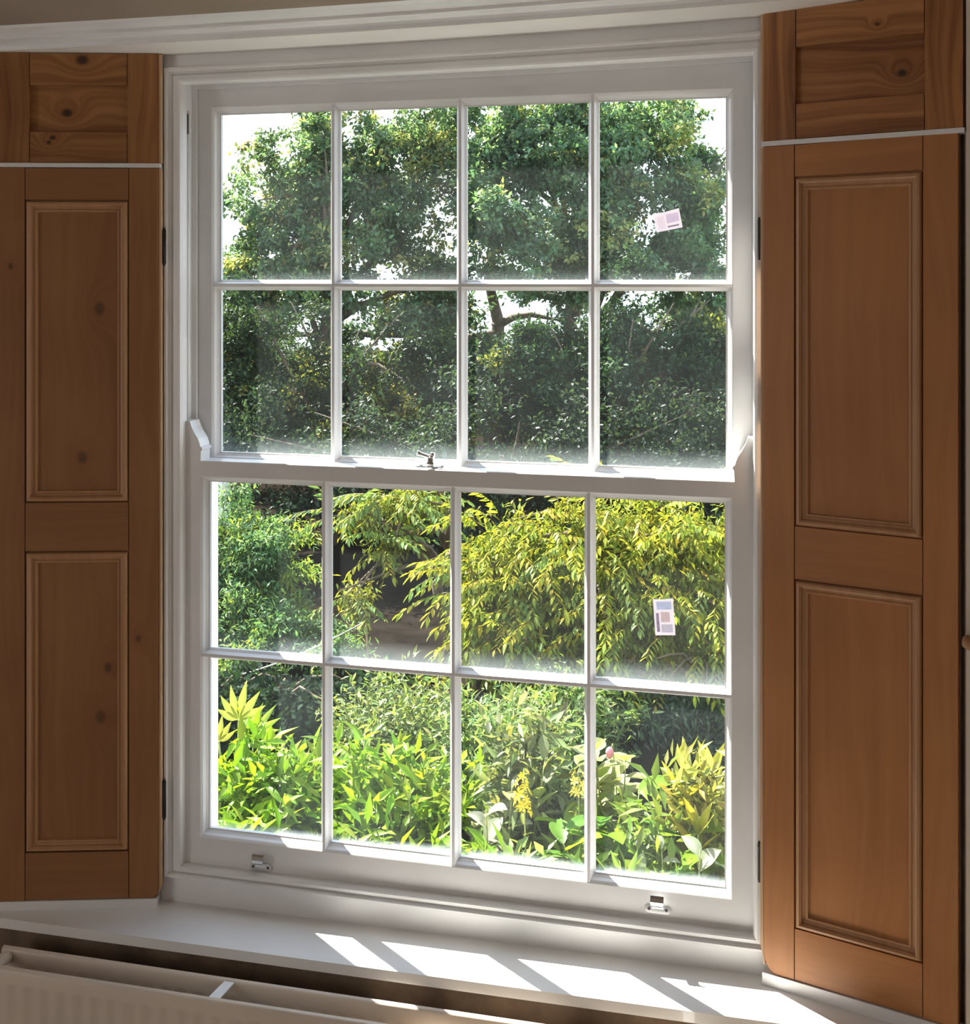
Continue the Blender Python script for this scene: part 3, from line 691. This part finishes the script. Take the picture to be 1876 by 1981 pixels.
# big trees at the back
GREEN = (0.225, 0.385, 0.215)
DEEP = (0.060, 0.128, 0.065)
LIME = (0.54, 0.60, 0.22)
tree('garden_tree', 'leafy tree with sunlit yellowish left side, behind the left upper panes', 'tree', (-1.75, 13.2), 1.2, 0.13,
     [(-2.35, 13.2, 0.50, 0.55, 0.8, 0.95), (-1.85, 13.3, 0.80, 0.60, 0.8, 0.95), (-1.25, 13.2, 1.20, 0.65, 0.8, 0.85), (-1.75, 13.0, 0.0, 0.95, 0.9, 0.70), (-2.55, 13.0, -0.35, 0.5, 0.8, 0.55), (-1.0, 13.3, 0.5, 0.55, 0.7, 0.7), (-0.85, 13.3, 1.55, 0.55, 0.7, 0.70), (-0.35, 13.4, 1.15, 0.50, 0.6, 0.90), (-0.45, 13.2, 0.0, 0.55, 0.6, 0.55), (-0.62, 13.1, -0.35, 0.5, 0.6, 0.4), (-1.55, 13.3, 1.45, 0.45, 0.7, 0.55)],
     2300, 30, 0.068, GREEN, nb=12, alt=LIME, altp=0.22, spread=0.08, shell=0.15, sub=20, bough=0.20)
tree('garden_tree', 'tall broad green tree filling the upper panes right of centre', 'tree', (0.9, 13.1), 1.0, 0.10,
     [(0.25, 12.8, 1.40, 0.60, 0.8, 0.90), (0.95, 12.8, 1.60, 0.75, 0.9, 0.80), (1.65, 12.9, 1.50, 0.70, 0.9, 0.80), (2.25, 12.9, 0.85, 0.55, 0.8, 0.80), (0.5, 12.6, 0.35, 0.75, 0.9, 0.75), (1.4, 12.6, 0.35, 0.85, 0.9, 0.75), (0.95, 12.4, 0.95, 0.45, 0.5, 0.5), (0.9, 12.4, 0.1, 0.45, 0.5, 0.45), (2.2, 12.7, 0.0, 0.55, 0.8, 0.7), (0.0, 12.7, 0.7, 0.35, 0.6, 0.7)],
     2500, 30, 0.068, GREEN, nb=14, alt=LIME, altp=0.10, spread=0.08, shell=0.15, sub=20, bough=0.20)
tree('evergreen_tree', 'dark dense evergreen behind the panes above the meeting rail', 'tree', (0.1, 14.2), 0.3, 0.16,
     [(-2.6, 14.4, -1.2, 0.9, 0.7, 0.9), (-1.2, 14.2, -1.2, 1.0, 0.7, 0.95), (0.1, 14.2, -1.1, 1.0, 0.7, 1.05), (1.4, 14.2, -1.15, 1.0, 0.7, 1.0), (2.7, 14.3, -1.2, 0.9, 0.7, 0.9), (4.2, 14.3, -1.0, 1.0, 0.7, 1.1), (5.8, 14.2, -1.0, 1.0, 0.7, 1.1), (-4.2, 14.4, -1.2, 1.0, 0.7, 0.9), (-5.8, 14.4, -1.2, 1.0, 0.7, 0.9)],
     2800, 40, 0.075, DEEP, nb=10, alt=(0.16, 0.22, 0.06), altp=0.06, spread=0.12, shell=0.2, sub=24, bough=0.22)
tree('tall_shrub', 'dark leafy shrub at the foot of the trees, left of centre', 'shrub', (-1.5, 11.4), -0.6, 0.08,
     [(-2.3, 11.4, -0.75, 0.65, 0.6, 0.75), (-1.3, 11.4, -0.9, 0.75, 0.6, 0.85), (-1.9, 11.2, -1.5, 0.9, 0.6, 0.6), (-0.5, 11.3, -1.2, 0.6, 0.6, 0.75)],
     1000, 40, 0.055, (0.060, 0.125, 0.055), nb=8, alt=(0.42, 0.48, 0.11), altp=0.10, spread=0.09, shell=0.2, sub=22, bough=0.18)
tree('tall_shrub', 'dark leafy shrub at the foot of the trees, right of centre', 'shrub', (1.2, 11.0), -0.6, 0.08,
     [(0.4, 11.1, -0.9, 0.6, 0.6, 0.75), (1.2, 11.0, -0.75, 0.7, 0.6, 0.8), (2.0, 11.0, -0.85, 0.65, 0.6, 0.85), (1.3, 10.9, -1.45, 1.1, 0.6, 0.55)],
     1000, 40, 0.055, (0.055, 0.120, 0.058), nb=8, alt=(0.42, 0.48, 0.09), altp=0.08, spread=0.09, shell=0.2, sub=22, bough=0.18)

# middle: the left shrub and the dark hedge foot behind it
tree('garden_shrub', 'bluish green shrub with sunlit sprays behind the left lower panes', 'shrub', (-1.75, 8.2), -1.7, 0.04,
     [(-1.75, 8.2, -1.80, 0.42, 0.4, 0.38), (-1.45, 8.0, -2.05, 0.42, 0.4, 0.38), (-1.95, 8.0, -2.15, 0.35, 0.35, 0.38), (-1.3, 7.6, -2.3, 0.5, 0.4, 0.25), (-1.75, 7.5, -2.35, 0.4, 0.4, 0.2)],
     700, 40, 0.050, (0.175, 0.30, 0.14), nb=8, tmpl=T_LONG, alt=(0.40, 0.52, 0.10), altp=0.16, spread=0.07, shell=0.3, droop=0.2, sub=16, bough=0.13)
tree('dark_hedge', 'deep shaded hedge behind the yellow shrub', 'hedge', (0.2, 10.2), -1.5, 0.06,
     [(-2.4, 10.2, -1.7, 0.7, 0.4, 0.8), (-1.3, 10.2, -1.7, 0.7, 0.4, 0.75), (-0.3, 10.2, -1.7, 0.7, 0.4, 0.8), (0.8, 10.2, -1.6, 0.8, 0.4, 0.85), (2.0, 10.2, -1.6, 0.8, 0.4, 0.9), (3.3, 10.2, -1.6, 0.8, 0.4, 0.9), (4.6, 10.2, -1.6, 0.8, 0.4, 0.9)],
     1600, 40, 0.050, (0.055, 0.100, 0.060), nb=6, spread=0.12, shell=0.1, sub=18, bough=0.30)

# ---- leaf meshes for plants near the window
def leaf_mesh(name, L, W, col, col2=None, shape='lance', fold=0.25, curl=0.25, n=6):
    """A folded, curled blade along +x. shape: lance, oval, obovate, lobed."""
    me = bpy.data.meshes.new(name); vs, fs, cs = [], [], []
    def blade(mat, L, W):
        b0 = len(vs)
        for i in range(n + 1):
            t = i / n
            if shape == 'oval': wd = math.sin(math.pi * min(1, t * 0.97 + 0.03)) ** 0.75
            elif shape == 'obovate': wd = math.sin(math.pi * t ** 1.5) ** 0.8
            else: wd = (math.sin(math.pi * t ** 0.8)) ** 1.05
            wd = max(wd, 0.05 if i == 0 else 0.01) * W * 0.5
            z = -curl * L * t * t + 0.10 * L * t
            for s in (-1, -0.5, 0, 0.5, 1):
                vs.append(mat @ Vector((L * t, wd * s, z + fold * abs(s) * wd + (0.05 * wd * math.sin(9 * t) if abs(s) == 1 else 0))))
                c = np.array(col); 
                if col2 is not None: c = c * (1 - abs(s)) + np.array(col2) * abs(s)
                cs.append((*(c * (1.12 if s == 0 else 1.0)), 1))
        for i in range(n):
            for k in range(4):
                a = b0 + i * 5 + k; fs.append((a, a + 1, a + 6, a + 5))
    if shape == 'lobed':
        for k, a in enumerate((-78, -50, -25, 0, 25, 50, 78)):
            blade(Matrix.Rotation(R(a), 4, 'Z') @ Matrix.Translation((0.02 * L, 0, 0)), L * (1 - abs(a) / 190), W * 0.21)
    else: blade(Matrix(), L, W)
    me.from_pydata([tuple(v) for v in vs], [], fs); me.update()
    for p in me.polygons: p.use_smooth = True
    at = me.color_attributes.new('tint', 'FLOAT_COLOR', 'POINT')
    at.data.foreach_set('color', np.array(cs, np.float32).ravel())
    me.materials.append(GLEAF)
    return me

def place_leaf(me, parent, pos, d, up, s, name='leaf'):
    x = d.normalized(); y = up.cross(x)
    if y.length < 1e-4: y = Vector((0, 1, 0)).cross(x)
    y.normalize(); z = x.cross(y)
    o = bpy.data.objects.new(name, me); COL.objects.link(o); o.parent = parent
    m = Matrix((x, y, z)).transposed().to_4x4()
    o.matrix_local = Matrix.Translation(pos) @ m @ Matrix.Scale(s, 4)
    return o

def plant(name, label, cat, r, d, height, spread, nstem, leaves, per, seed, lean=0.25, lsize=(0.8, 1.25), from_t=0.25, tilt=0.35, srad=0.006, group=None, z0=GZ, filler=None, whorl=1):
    """Stems rising from one base; leaf objects up each stem."""
    rr = random.Random(seed); root = tag(empty(name, loc(r, d, z0)), label, cat, group)
    for i in range(nstem):
        a = rr.uniform(0, 2 * math.pi); q = math.sqrt(rr.random()) * spread
        b = Vector((math.cos(a) * q * 0.55, math.sin(a) * q * 0.55, -0.02)); h = height * rr.uniform(0.75, 1.05) * (1 - 0.25 * q / max(spread, 1e-3))
        top = Vector((math.cos(a) * q * (1 + lean) + rr.uniform(-.04, .04), math.sin(a) * q * (1 + lean) + rr.uniform(-.04, .04), h))
        mid = b.lerp(top, 0.5) + Vector((rr.uniform(-.03, .03), rr.uniform(-.03, .03), 0.04 * h))
        bm = bmesh.new(); P = [b, b.lerp(mid, .5), mid, mid.lerp(top, .5), top]
        tube(bm, P, [srad, srad * .9, srad * .8, srad * .6, srad * .35], 6); from_bm('stem', bm, STEMG, root)
        ph = rr.uniform(0, 6.28)
        for k in range(per):
            t = from_t + (1 - from_t) * ((k // whorl) * whorl + 0.5) / per
            p = (b.lerp(mid, t * 2) if t < .5 else mid.lerp(top, t * 2 - 1))
            ang = ph + k * (2.4 if whorl == 1 else 2 * math.pi / whorl + 0.2 * (k // whorl))
            el = tilt + rr.uniform(-.3, .3) + 0.5 * max(0, t - 0.8) * 4
            dv = Vector((math.cos(ang) * math.cos(el), math.sin(ang) * math.cos(el), math.sin(el)))
            place_leaf(rr.choice(leaves), root, p, dv, Vector((0.25 * rr.uniform(-1, 1), 0.25 * rr.uniform(-1, 1), 1)), rr.uniform(*lsize))
    if filler:
        before = set(bpy.data.objects)
        f = crown('foliage', [(r, d, z0 + height * 0.45, spread * 1.05, spread * 1.05, height * 0.45)], filler[0], filler[1], filler[2], filler[3], root, tmpl=T_LONG, spread=0.07, shell=0.1, mat=GLEAF)
        f.matrix_parent_inverse = Matrix.Translation(-root.location)
    return root

BRIGHT = [leaf_mesh('lance_leaf', L, W, c, shape='lance', curl=cu) for L, W, c, cu in ((0.125, 0.036, (0.26, 0.40, 0.02), 0.3), (0.105, 0.034, (0.34, 0.46, 0.03), 0.2), (0.115, 0.030, (0.18, 0.33, 0.03), 0.45), (0.095, 0.032, (0.42, 0.50, 0.06), 0.1))]
FATSIA = [leaf_mesh('fingered_leaf', 0.17, 0.17, (0.42, 0.50, 0.14), shape='lobed', curl=0.2, n=5), leaf_mesh('fingered_leaf', 0.15, 0.15, (0.34, 0.46, 0.10), shape='lobed', curl=0.35, n=5)]
GREY = [leaf_mesh('grey_leaf', 0.10, 0.042, (0.36, 0.44, 0.22), shape='oval', curl=0.25), leaf_mesh('grey_leaf', 0.12, 0.045, (0.42, 0.52, 0.20), shape='lance', curl=0.15)]
PALE = [leaf_mesh('pale_leaf', 0.085, 0.062, (0.62, 0.62, 0.50), (0.45, 0.50, 0.33), shape='oval', curl=0.3, fold=0.4), leaf_mesh('pale_leaf', 0.070, 0.052, (0.68, 0.68, 0.58), shape='oval', curl=0.45, fold=0.5)]
BROAD = [leaf_mesh('broad_leaf', 0.15, 0.085, (0.24, 0.42, 0.02), shape='oval', curl=0.35, fold=0.3), leaf_mesh('broad_leaf', 0.13, 0.075, (0.33, 0.48, 0.03), shape='oval', curl=0.2), leaf_mesh('broad_leaf', 0.12, 0.06, (0.14, 0.30, 0.03), shape='oval', curl=0.4)]
VARI = [leaf_mesh('variegated_leaf', 0.10, 0.085, (0.30, 0.40, 0.10), (0.58, 0.58, 0.32), shape='oval', curl=0.25, fold=0.2)]
GOLD = [leaf_mesh('gold_leaf', 0.085, 0.022, (0.55, 0.52, 0.06), shape='lance', curl=0.15), leaf_mesh('gold_leaf', 0.075, 0.020, (0.62, 0.58, 0.16), shape='lance', curl=-0.1), leaf_mesh('gold_leaf', 0.07, 0.02, (0.36, 0.42, 0.06), shape='lance', curl=0.2)]
OLIVE = [leaf_mesh('olive_leaf', 0.055, 0.022, (0.40, 0.47, 0.14), shape='oval', curl=0.2, n=4), leaf_mesh('olive_leaf', 0.05, 0.02, (0.30, 0.42, 0.15), shape='oval', curl=0.3, n=4), leaf_mesh('olive_leaf', 0.05, 0.018, (0.52, 0.52, 0.18), shape='oval', curl=0.1, n=4)]

FILL = (150, 24, 0.090, (0.26, 0.42, 0.02))
# left bed: a carpet of bright lance-leaved clumps
for i, (r, d, h, sp, lab) in enumerate((
    (-0.90, 4.60, 0.80, 0.24, 'bright green leafy clump at far left of the lower panes'),
    (-0.52, 4.70, 0.78, 0.24, 'bright green leafy clump between the first two glazing bars, rear row'),
    (-0.16, 4.65, 0.70, 0.24, 'bright green leafy clump left of the middle glazing bar'),
    (-0.86, 4.12, 0.66, 0.22, 'lime leafy clump low in the bottom left pane'),
    (-0.48, 4.10, 0.64, 0.22, 'lime leafy clump low behind the first glazing bar'),
    (-0.12, 4.10, 0.58, 0.22, 'lime leafy clump low in the second bottom pane'))):
    plant('leafy_clump', lab, 'plant', r, d, h, sp, 13, BRIGHT, 15, 100 + i, filler=FILL, from_t=0.35, lsize=(0.6, 1.05), tilt=0.5)
fat = tag(empty('fatsia', loc(-1.0, 4.8, GZ)), 'pale fingered leaf standing up against the dark hollow', 'plant')
for k, (dr, dz, lean_) in enumerate(((0.02, 0.745, 0.2), (0.085, 0.70, 0.75), (-0.06, 0.66, -0.3))):
    bm = bmesh.new(); e = RT * dr + Vector((0, 0, dz)); tube(bm, [Vector((0, 0, -0.02)), e * 0.5 + FW * 0.03, e], [0.006, 0.005, 0.004], 6); from_bm('stem', bm, STEMG, fat)
    place_leaf(FATSIA[k % 2], fat, e, (RT * lean_ + Vector((0, 0, 1)) - FW * 0.1), (-FW + Vector((0, 0, 0.25))).normalized(), 0.95 - 0.12 * k)
# middle: olive and green shrubs behind the bed
plant('olive_bush', 'small leaved olive green bush behind the second bottom pane', 'bush', -0.42, 5.9, 0.60, 0.36, 15, OLIVE, 20, 41, filler=(230, 28, 0.05, (0.26, 0.36, 0.11)), tilt=0.3, lsize=(0.8, 1.3))
plant('olive_bush', 'small leaved bush behind the middle glazing bar', 'bush', 0.06, 5.7, 0.56, 0.36, 15, OLIVE, 20, 42, filler=(230, 28, 0.05, (0.25, 0.36, 0.12)), tilt=0.3, lsize=(0.8, 1.3))
plant('olive_bush', 'green bush to the left of the upright grey green plant', 'bush', 0.40, 6.1, 0.56, 0.34, 14, OLIVE, 20, 43, filler=(230, 28, 0.052, (0.23, 0.34, 0.13)), tilt=0.3, lsize=(0.8, 1.3))
# right bed
plant('grey_leaf_plant', 'upright grey green plant with long leaves in the third bottom pane', 'plant', 0.17, 4.55, 0.98, 0.12, 6, GREY, 13, 51, tilt=0.55, from_t=0.3, filler=(110, 20, 0.08, (0.32, 0.42, 0.17)))
plant('grey_leaf_plant', 'low grey green plant in the lower corner of the third pane', 'plant', 0.02, 4.0, 0.60, 0.20, 9, GREY, 11, 52, tilt=0.4, filler=(170, 20, 0.08, (0.32, 0.44, 0.16)))
plant('grey_leaf_plant', 'low green plant right of the third pane, by the glazing bar', 'plant', 0.36, 4.05, 0.62, 0.18, 9, GREY + BRIGHT[2:3], 11, 53, tilt=0.4, filler=(170, 20, 0.08, (0.30, 0.46, 0.12)))
plant('pale_leaf_plant', 'plant with broad greyish white leaves left of the yellow spike', 'plant', 0.06, 4.4, 0.80, 0.10, 4, PALE, 5, 54, tilt=0.6, from_t=0.6)
plant('pale_leaf_plant', 'plant with curled whitish leaves at the right bottom pane', 'plant', 0.70, 4.05, 0.70, 0.14, 7, PALE, 6, 55, tilt=0.5, from_t=0.5)
plant('broad_leaf_plant', 'arching plant with large bright green leaves in the right bottom pane', 'plant', 0.54, 4.25, 0.74, 0.18, 9, BROAD, 10, 56, tilt=0.15, from_t=0.5, lean=0.9, lsize=(0.9, 1.35), filler=(70, 18, 0.09, (0.26, 0.42, 0.06)))
plant('broad_leaf_plant', 'low plant with deep green leaves in the bottom right pane', 'plant', 0.60, 3.95, 0.52, 0.20, 9, BROAD, 9, 57, tilt=0.2, filler=(190, 20, 0.09, (0.26, 0.44, 0.06)))
plant('variegated_plant', 'cream edged round leaves beside the last glazing bar', 'plant', 0.46, 4.6, 0.80, 0.12, 7, VARI, 8, 58, tilt=0.3, from_t=0.6)
plant('gold_leaf_plant', 'upright plant with narrow golden leaves at far right of the lower panes', 'plant', 0.80, 4.30, 0.92, 0.15, 7, GOLD, 20, 59, tilt=0.8, from_t=0.5, whorl=5, lsize=(1.3, 2.0), filler=(120, 18, 0.07, (0.42, 0.46, 0.08)))

# yellow flower spike
def spike(name, label, r, d, h, n, fcol, seed, length=0.14, fs=0.018):
    rr = random.Random(seed); root = tag(empty(name, loc(r, d, GZ)), label, 'flower')
    bm = bmesh.new(); tube(bm, [(0, 0, -0.02), (0.01, 0, h * .5), (0, 0.01, h)], [0.005, 0.004, 0.002], 6); from_bm('stem', bm, STEMG, root)
    PM = paint(name + '_petals', fcol, 0.5, 0.2, 40)
    bm = bmesh.new()
    for k in range(6):
        a = k * math.pi / 3; v0 = bm.verts.new((0, 0, 0))
        p = [Vector((math.cos(a + s) * q, math.sin(a + s) * q, zz)) for s, q, zz in ((-.35, .6, .25), (0, 1, .15), (.35, .6, .25))]
        bm.faces.new([v0] + [bm.verts.new(x) for x in p])
    me = bpy.data.meshes.new('floret'); bm.to_mesh(me); bm.free(); me.materials.append(PM)
    for k in range(n):
        t = k / n; a = k * 2.4
        dv = Vector((math.cos(a), math.sin(a), 0.5))
        o = place_leaf(me, root, Vector((dv.x * rr.uniform(.008, .024), dv.y * rr.uniform(.008, .024), h - length * (1 - t))), Vector((dv.y, -dv.x, 0.1)), dv, fs * rr.uniform(0.9, 1.7) * (1.1 - 0.4 * t), 'floret')
    for k in range(8):
        a = k * 2.4; place_leaf(GOLD[2], root, Vector((0, 0, h * (0.45 + 0.05 * k))), Vector((math.cos(a), math.sin(a), 0.6)), Vector((0, 0, 1)), 0.9)
spike('flower_spike', 'yellow flower spike in the third bottom pane', 0.135, 4.25, 0.77, 17, (0.75, 0.58, 0.02), 61)
spike('flower_spike', 'second smaller yellow flower spike, right of the tall one', 0.33, 4.30, 0.74, 10, (0.72, 0.60, 0.12), 62, 0.08)
# fuchsia bud and purple buds
def bud(name, label, r, d, z, rad, col, cat='flower'):
    root = tag(empty(name, loc(r, d, GZ)), label, cat); h = z - GZ
    bm = bmesh.new(); tube(bm, [(0.05, 0.08, -0.02), (0.03, 0.05, h * .6), (0.01, 0.01, h + .03), (0, 0, h)], [0.004, 0.003, 0.002, 0.002], 6); from_bm('stem', bm, STEMG, root)
    bm = bmesh.new(); lathe(bm, [(rad * .15, -rad * 1.6), (rad * .7, -rad * 1.0), (rad, 0), (rad * .75, rad * .8), (rad * .15, rad * 1.3)], 12, 0, Matrix.Translation((0, 0, h))); from_bm('bud', bm, paint(name + '_petal', col, 0.5, 0.2, 60), root)
bud('fuchsia_bud', 'small pink bud above the variegated leaves', 0.47, 4.55, -1.785, 0.016, (0.55, 0.20, 0.26))
bud('purple_bud', 'small purple bud low in the bottom right pane', 0.535, 4.2, -1.965, 0.011, (0.30, 0.24, 0.55))

# the yellow weeping shrub: sprays of hanging leaflets
def spray_mesh(name, seed, L, cols, nleaf=15, ll=0.062, lw=0.021):
    rr = random.Random(seed); vs, fs, cs = [], [], []
    def add(p, x, zup, L_, W_, c):
        y = zup.cross(x).normalized(); z = x.cross(y); b = len(vs)
        for a, w_, h in ((0, 0, 0), (0.35, 0.5, 0.04), (0.72, 0.36, -0.02), (1, 0, -0.12), (0.72, -0.36, -0.02), (0.35, -0.5, 0.04)):
            vs.append(tuple(p + x * a * L_ + y * w_ * W_ + z * h * L_)); cs.append((*c, 1))
        fs.extend([(b, b + 1, b + 2, b + 3), (b, b + 3, b + 4, b + 5)])
    prev = None; pts = []
    for i in range(7):
        t = i / 6; pts.append(Vector((L * t, 0.02 * math.sin(t * 5 + seed), -0.42 * L * t * t)))
    for a, b in zip(pts, pts[1:]):     # midrib, three sided
        k = len(vs)
        for p in (a, b):
            for q in range(3):
                vs.append(tuple(p + Vector((0, math.cos(q * 2.09) * .0022, math.sin(q * 2.09) * .0022)))); cs.append((0.20, 0.16, 0.05, 1))
        for q in range(3): fs.append((k + q, k + (q + 1) % 3, k + 3 + (q + 1) % 3, k + 3 + q))
    for k in range(nleaf):
        t = 0.12 + 0.88 * k / (nleaf - 1); i = min(5, int(t * 6)); p = pts[i].lerp(pts[i + 1], t * 6 - i)
        s = 1 if k % 2 else -1
        if k == nleaf - 1: dv = Vector((0.7, 0, -0.7))
        else: dv = Vector((0.45 + rr.uniform(-.15, .2), s * (0.65 + rr.uniform(-.2, .2)), -0.62 + rr.uniform(-.35, .25)))
        c = np.array(rr.choice(cols)) * rr.uniform(.75, 1.2)
        add(p, dv.normalized(), Vector((0.1 * rr.uniform(-1, 1), s * 0.35, 1)).normalized(), ll * rr.uniform(.75, 1.15), lw, tuple(c))
    me = bpy.data.meshes.new(name); me.from_pydata(vs, [], fs); me.update()
    at = me.color_attributes.new('tint', 'FLOAT_COLOR', 'POINT'); at.data.foreach_set('color', np.clip(np.array(cs, np.float32), 0, 1).ravel())
    me.materials.append(LEAFM); return me
YC = [(0.54, 0.58, 0.05), (0.44, 0.53, 0.06), (0.64, 0.57, 0.06), (0.34, 0.46, 0.07)]
GC = [(0.28, 0.42, 0.12), (0.38, 0.50, 0.12), (0.22, 0.36, 0.12)]
SPY = [spray_mesh('yellow_spray', i, 0.26 + 0.03 * (i % 3), YC) for i in range(5)]
SPG = [spray_mesh('green_spray', 10 + i, 0.26 + 0.03 * (i % 3), GC) for i in range(4)]
def weeping(name, label, r, d, blobs, n, seed, gold, topz=-1.5, nfill=650):
    rr = random.Random(seed); root = tag(empty(name, loc(r, d, GZ)), label, 'shrub'); inv = Matrix.Translation(-root.location); before = set(bpy.data.objects)
    tree_wood(root, loc(r, d, GZ - 0.03), loc(r, d, topz), 0.06, blobs, 12)
    crown('foliage', [(b[0], b[1] + 0.12, b[2] - 0.05, b[3] * .92, b[4] * .8, b[5] * .9) for b in blobs], nfill, 34, 0.060, (0.34, 0.42, 0.07), root, tmpl=T_LONG, spread=0.08, shell=0.1, alt=(0.40, 0.40, 0.05), altp=0.2, droop=0.4)
    for o in set(bpy.data.objects) - before:
        if o.parent == root: o.matrix_parent_inverse = inv
    vol = [b[3] * b[5] for b in blobs]
    for i in range(n):
        b = rr.choices(blobs, vol)[0]
        while True:
            u = Vector((rr.gauss(0, 1), rr.gauss(0, 1), rr.gauss(0, 1))).normalized()
            if u.y < 0.35 and u.z > -0.75: break
        p = loc(b[0] + u.x * b[3], b[1] + u.y * b[4], b[2] + u.z * b[5]) - root.location
        out = RT * u.x + FW * u.y
        dv = (out * 0.9 + FW * -0.25 + Vector((rr.uniform(-.4, .4), rr.uniform(-.4, .4), 0.10 + 0.35 * u.z))).normalized()
        hi = u.z + 0.25 * rr.gauss(0, 1) > 0.0 if gold else False
        place_leaf(rr.choice(SPY if hi or rr.random() < (0.35 if gold else 0.1) else SPG), root, p - dv * 0.12, dv, Vector((0, 0, 1)), rr.uniform(0.75, 1.2), 'leaf_spray')
    return root
weeping('golden_shrub', 'large golden green weeping shrub behind the right lower panes', 0.75, 7.2,
        [(0.20, 7.0, -1.60, 0.48, 0.40, 0.34), (0.75, 6.9, -1.50, 0.55, 0.45, 0.36), (1.25, 6.9, -1.50, 0.50, 0.45, 0.36), (0.40, 6.8, -1.95, 0.52, 0.40, 0.38), (1.00, 6.7, -1.92, 0.58, 0.40, 0.38), (1.45, 6.8, -2.0, 0.35, 0.4, 0.35), (0.02, 6.9, -1.82, 0.24, 0.28, 0.34), (0.12, 6.8, -2.12, 0.26, 0.28, 0.26)], 300, 71, True)
weeping('drooping_shrub', 'green shrub with arching sprays over the dark hollow', -0.25, 7.9,
        [(-0.52, 7.5, -1.36, 0.28, 0.2, 0.12), (-0.84, 7.4, -1.44, 0.18, 0.15, 0.10), (-0.62, 7.4, -1.62, 0.12, 0.12, 0.12), (-0.80, 7.3, -1.93, 0.12, 0.12, 0.07)], 40, 72, False, -1.3, 60)
# shaded fern-like shrub, right
tree('shaded_shrub', 'blue green feathery shrub in shade under the golden shrub', 'shrub', (1.15, 6.5), -2.1, 0.03,
     [(1.0, 6.5, -2.32, 0.40, 0.3, 0.22), (1.4, 6.4, -2.30, 0.35, 0.3, 0.24), (0.75, 6.6, -2.3, 0.3, 0.3, 0.24)],
     190, 36, 0.05, (0.13, 0.21, 0.15), nb=5, tmpl=T_LONG, spread=0.09, shell=0.15, droop=0.3)

tree('shaded_shrub', 'leafy shrub coloured dark for shade in the hollow below the twine', 'shrub', (-1.1, 6.5), -2.25, 0.03,
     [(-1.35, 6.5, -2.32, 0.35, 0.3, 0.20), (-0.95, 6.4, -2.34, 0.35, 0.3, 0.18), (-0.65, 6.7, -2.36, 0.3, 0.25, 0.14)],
     210, 34, 0.06, (0.024, 0.060, 0.032), nb=5, spread=0.09, shell=0.1, mat=DLEAF)  # leaf tint and gloss kept low to imitate shade in the hollow
# cane, twine, garden wall
bm = bmesh.new(); p = loc(-0.74, 7.5, 0)
tube(bm, [(p.x, p.y, GZ - 0.03), (p.x + 0.01, p.y, -2.3), (p.x - 0.004, p.y, -2.02)], [0.0065, 0.006, 0.005], 8)
tag(from_bm('garden_cane', bm, paint('dry_cane', (0.42, 0.33, 0.22), 0.7)), 'thin upright cane in the dark hollow', 'cane')
a = loc(-1.60, 6.6, -2.23); b = loc(-0.735, 7.48, -2.12); bm = bmesh.new()
tube(bm, [a.lerp(b, t / 14) + Vector((0, 0, -0.05 * math.sin(math.pi * t / 14))) for t in range(15)], 0.0045, 6)
tag(from_bm('twine', bm, paint('twine_fibre', (0.60, 0.56, 0.44), 0.9)), 'pale twine stretched from the left edge to the cane', 'twine')
bm = bmesh.new(); p = loc(-1.93, 9.0, 0)
box(bm, -0.9, 0.0, -0.15, 0.15, GZ - 0.05, -1.42, bev=0.01); box(bm, -0.92, 0.02, -0.17, 0.17, -1.42, -1.37, bev=0.012)
o = from_bm('garden_wall', bm, paint('lime_render', (0.74, 0.72, 0.66), 0.85, 0.12, 5)); o.location = (p.x, p.y, 0); o.rotation_euler = (0, 0, TH); structure(o, 'end of a white rendered garden wall')
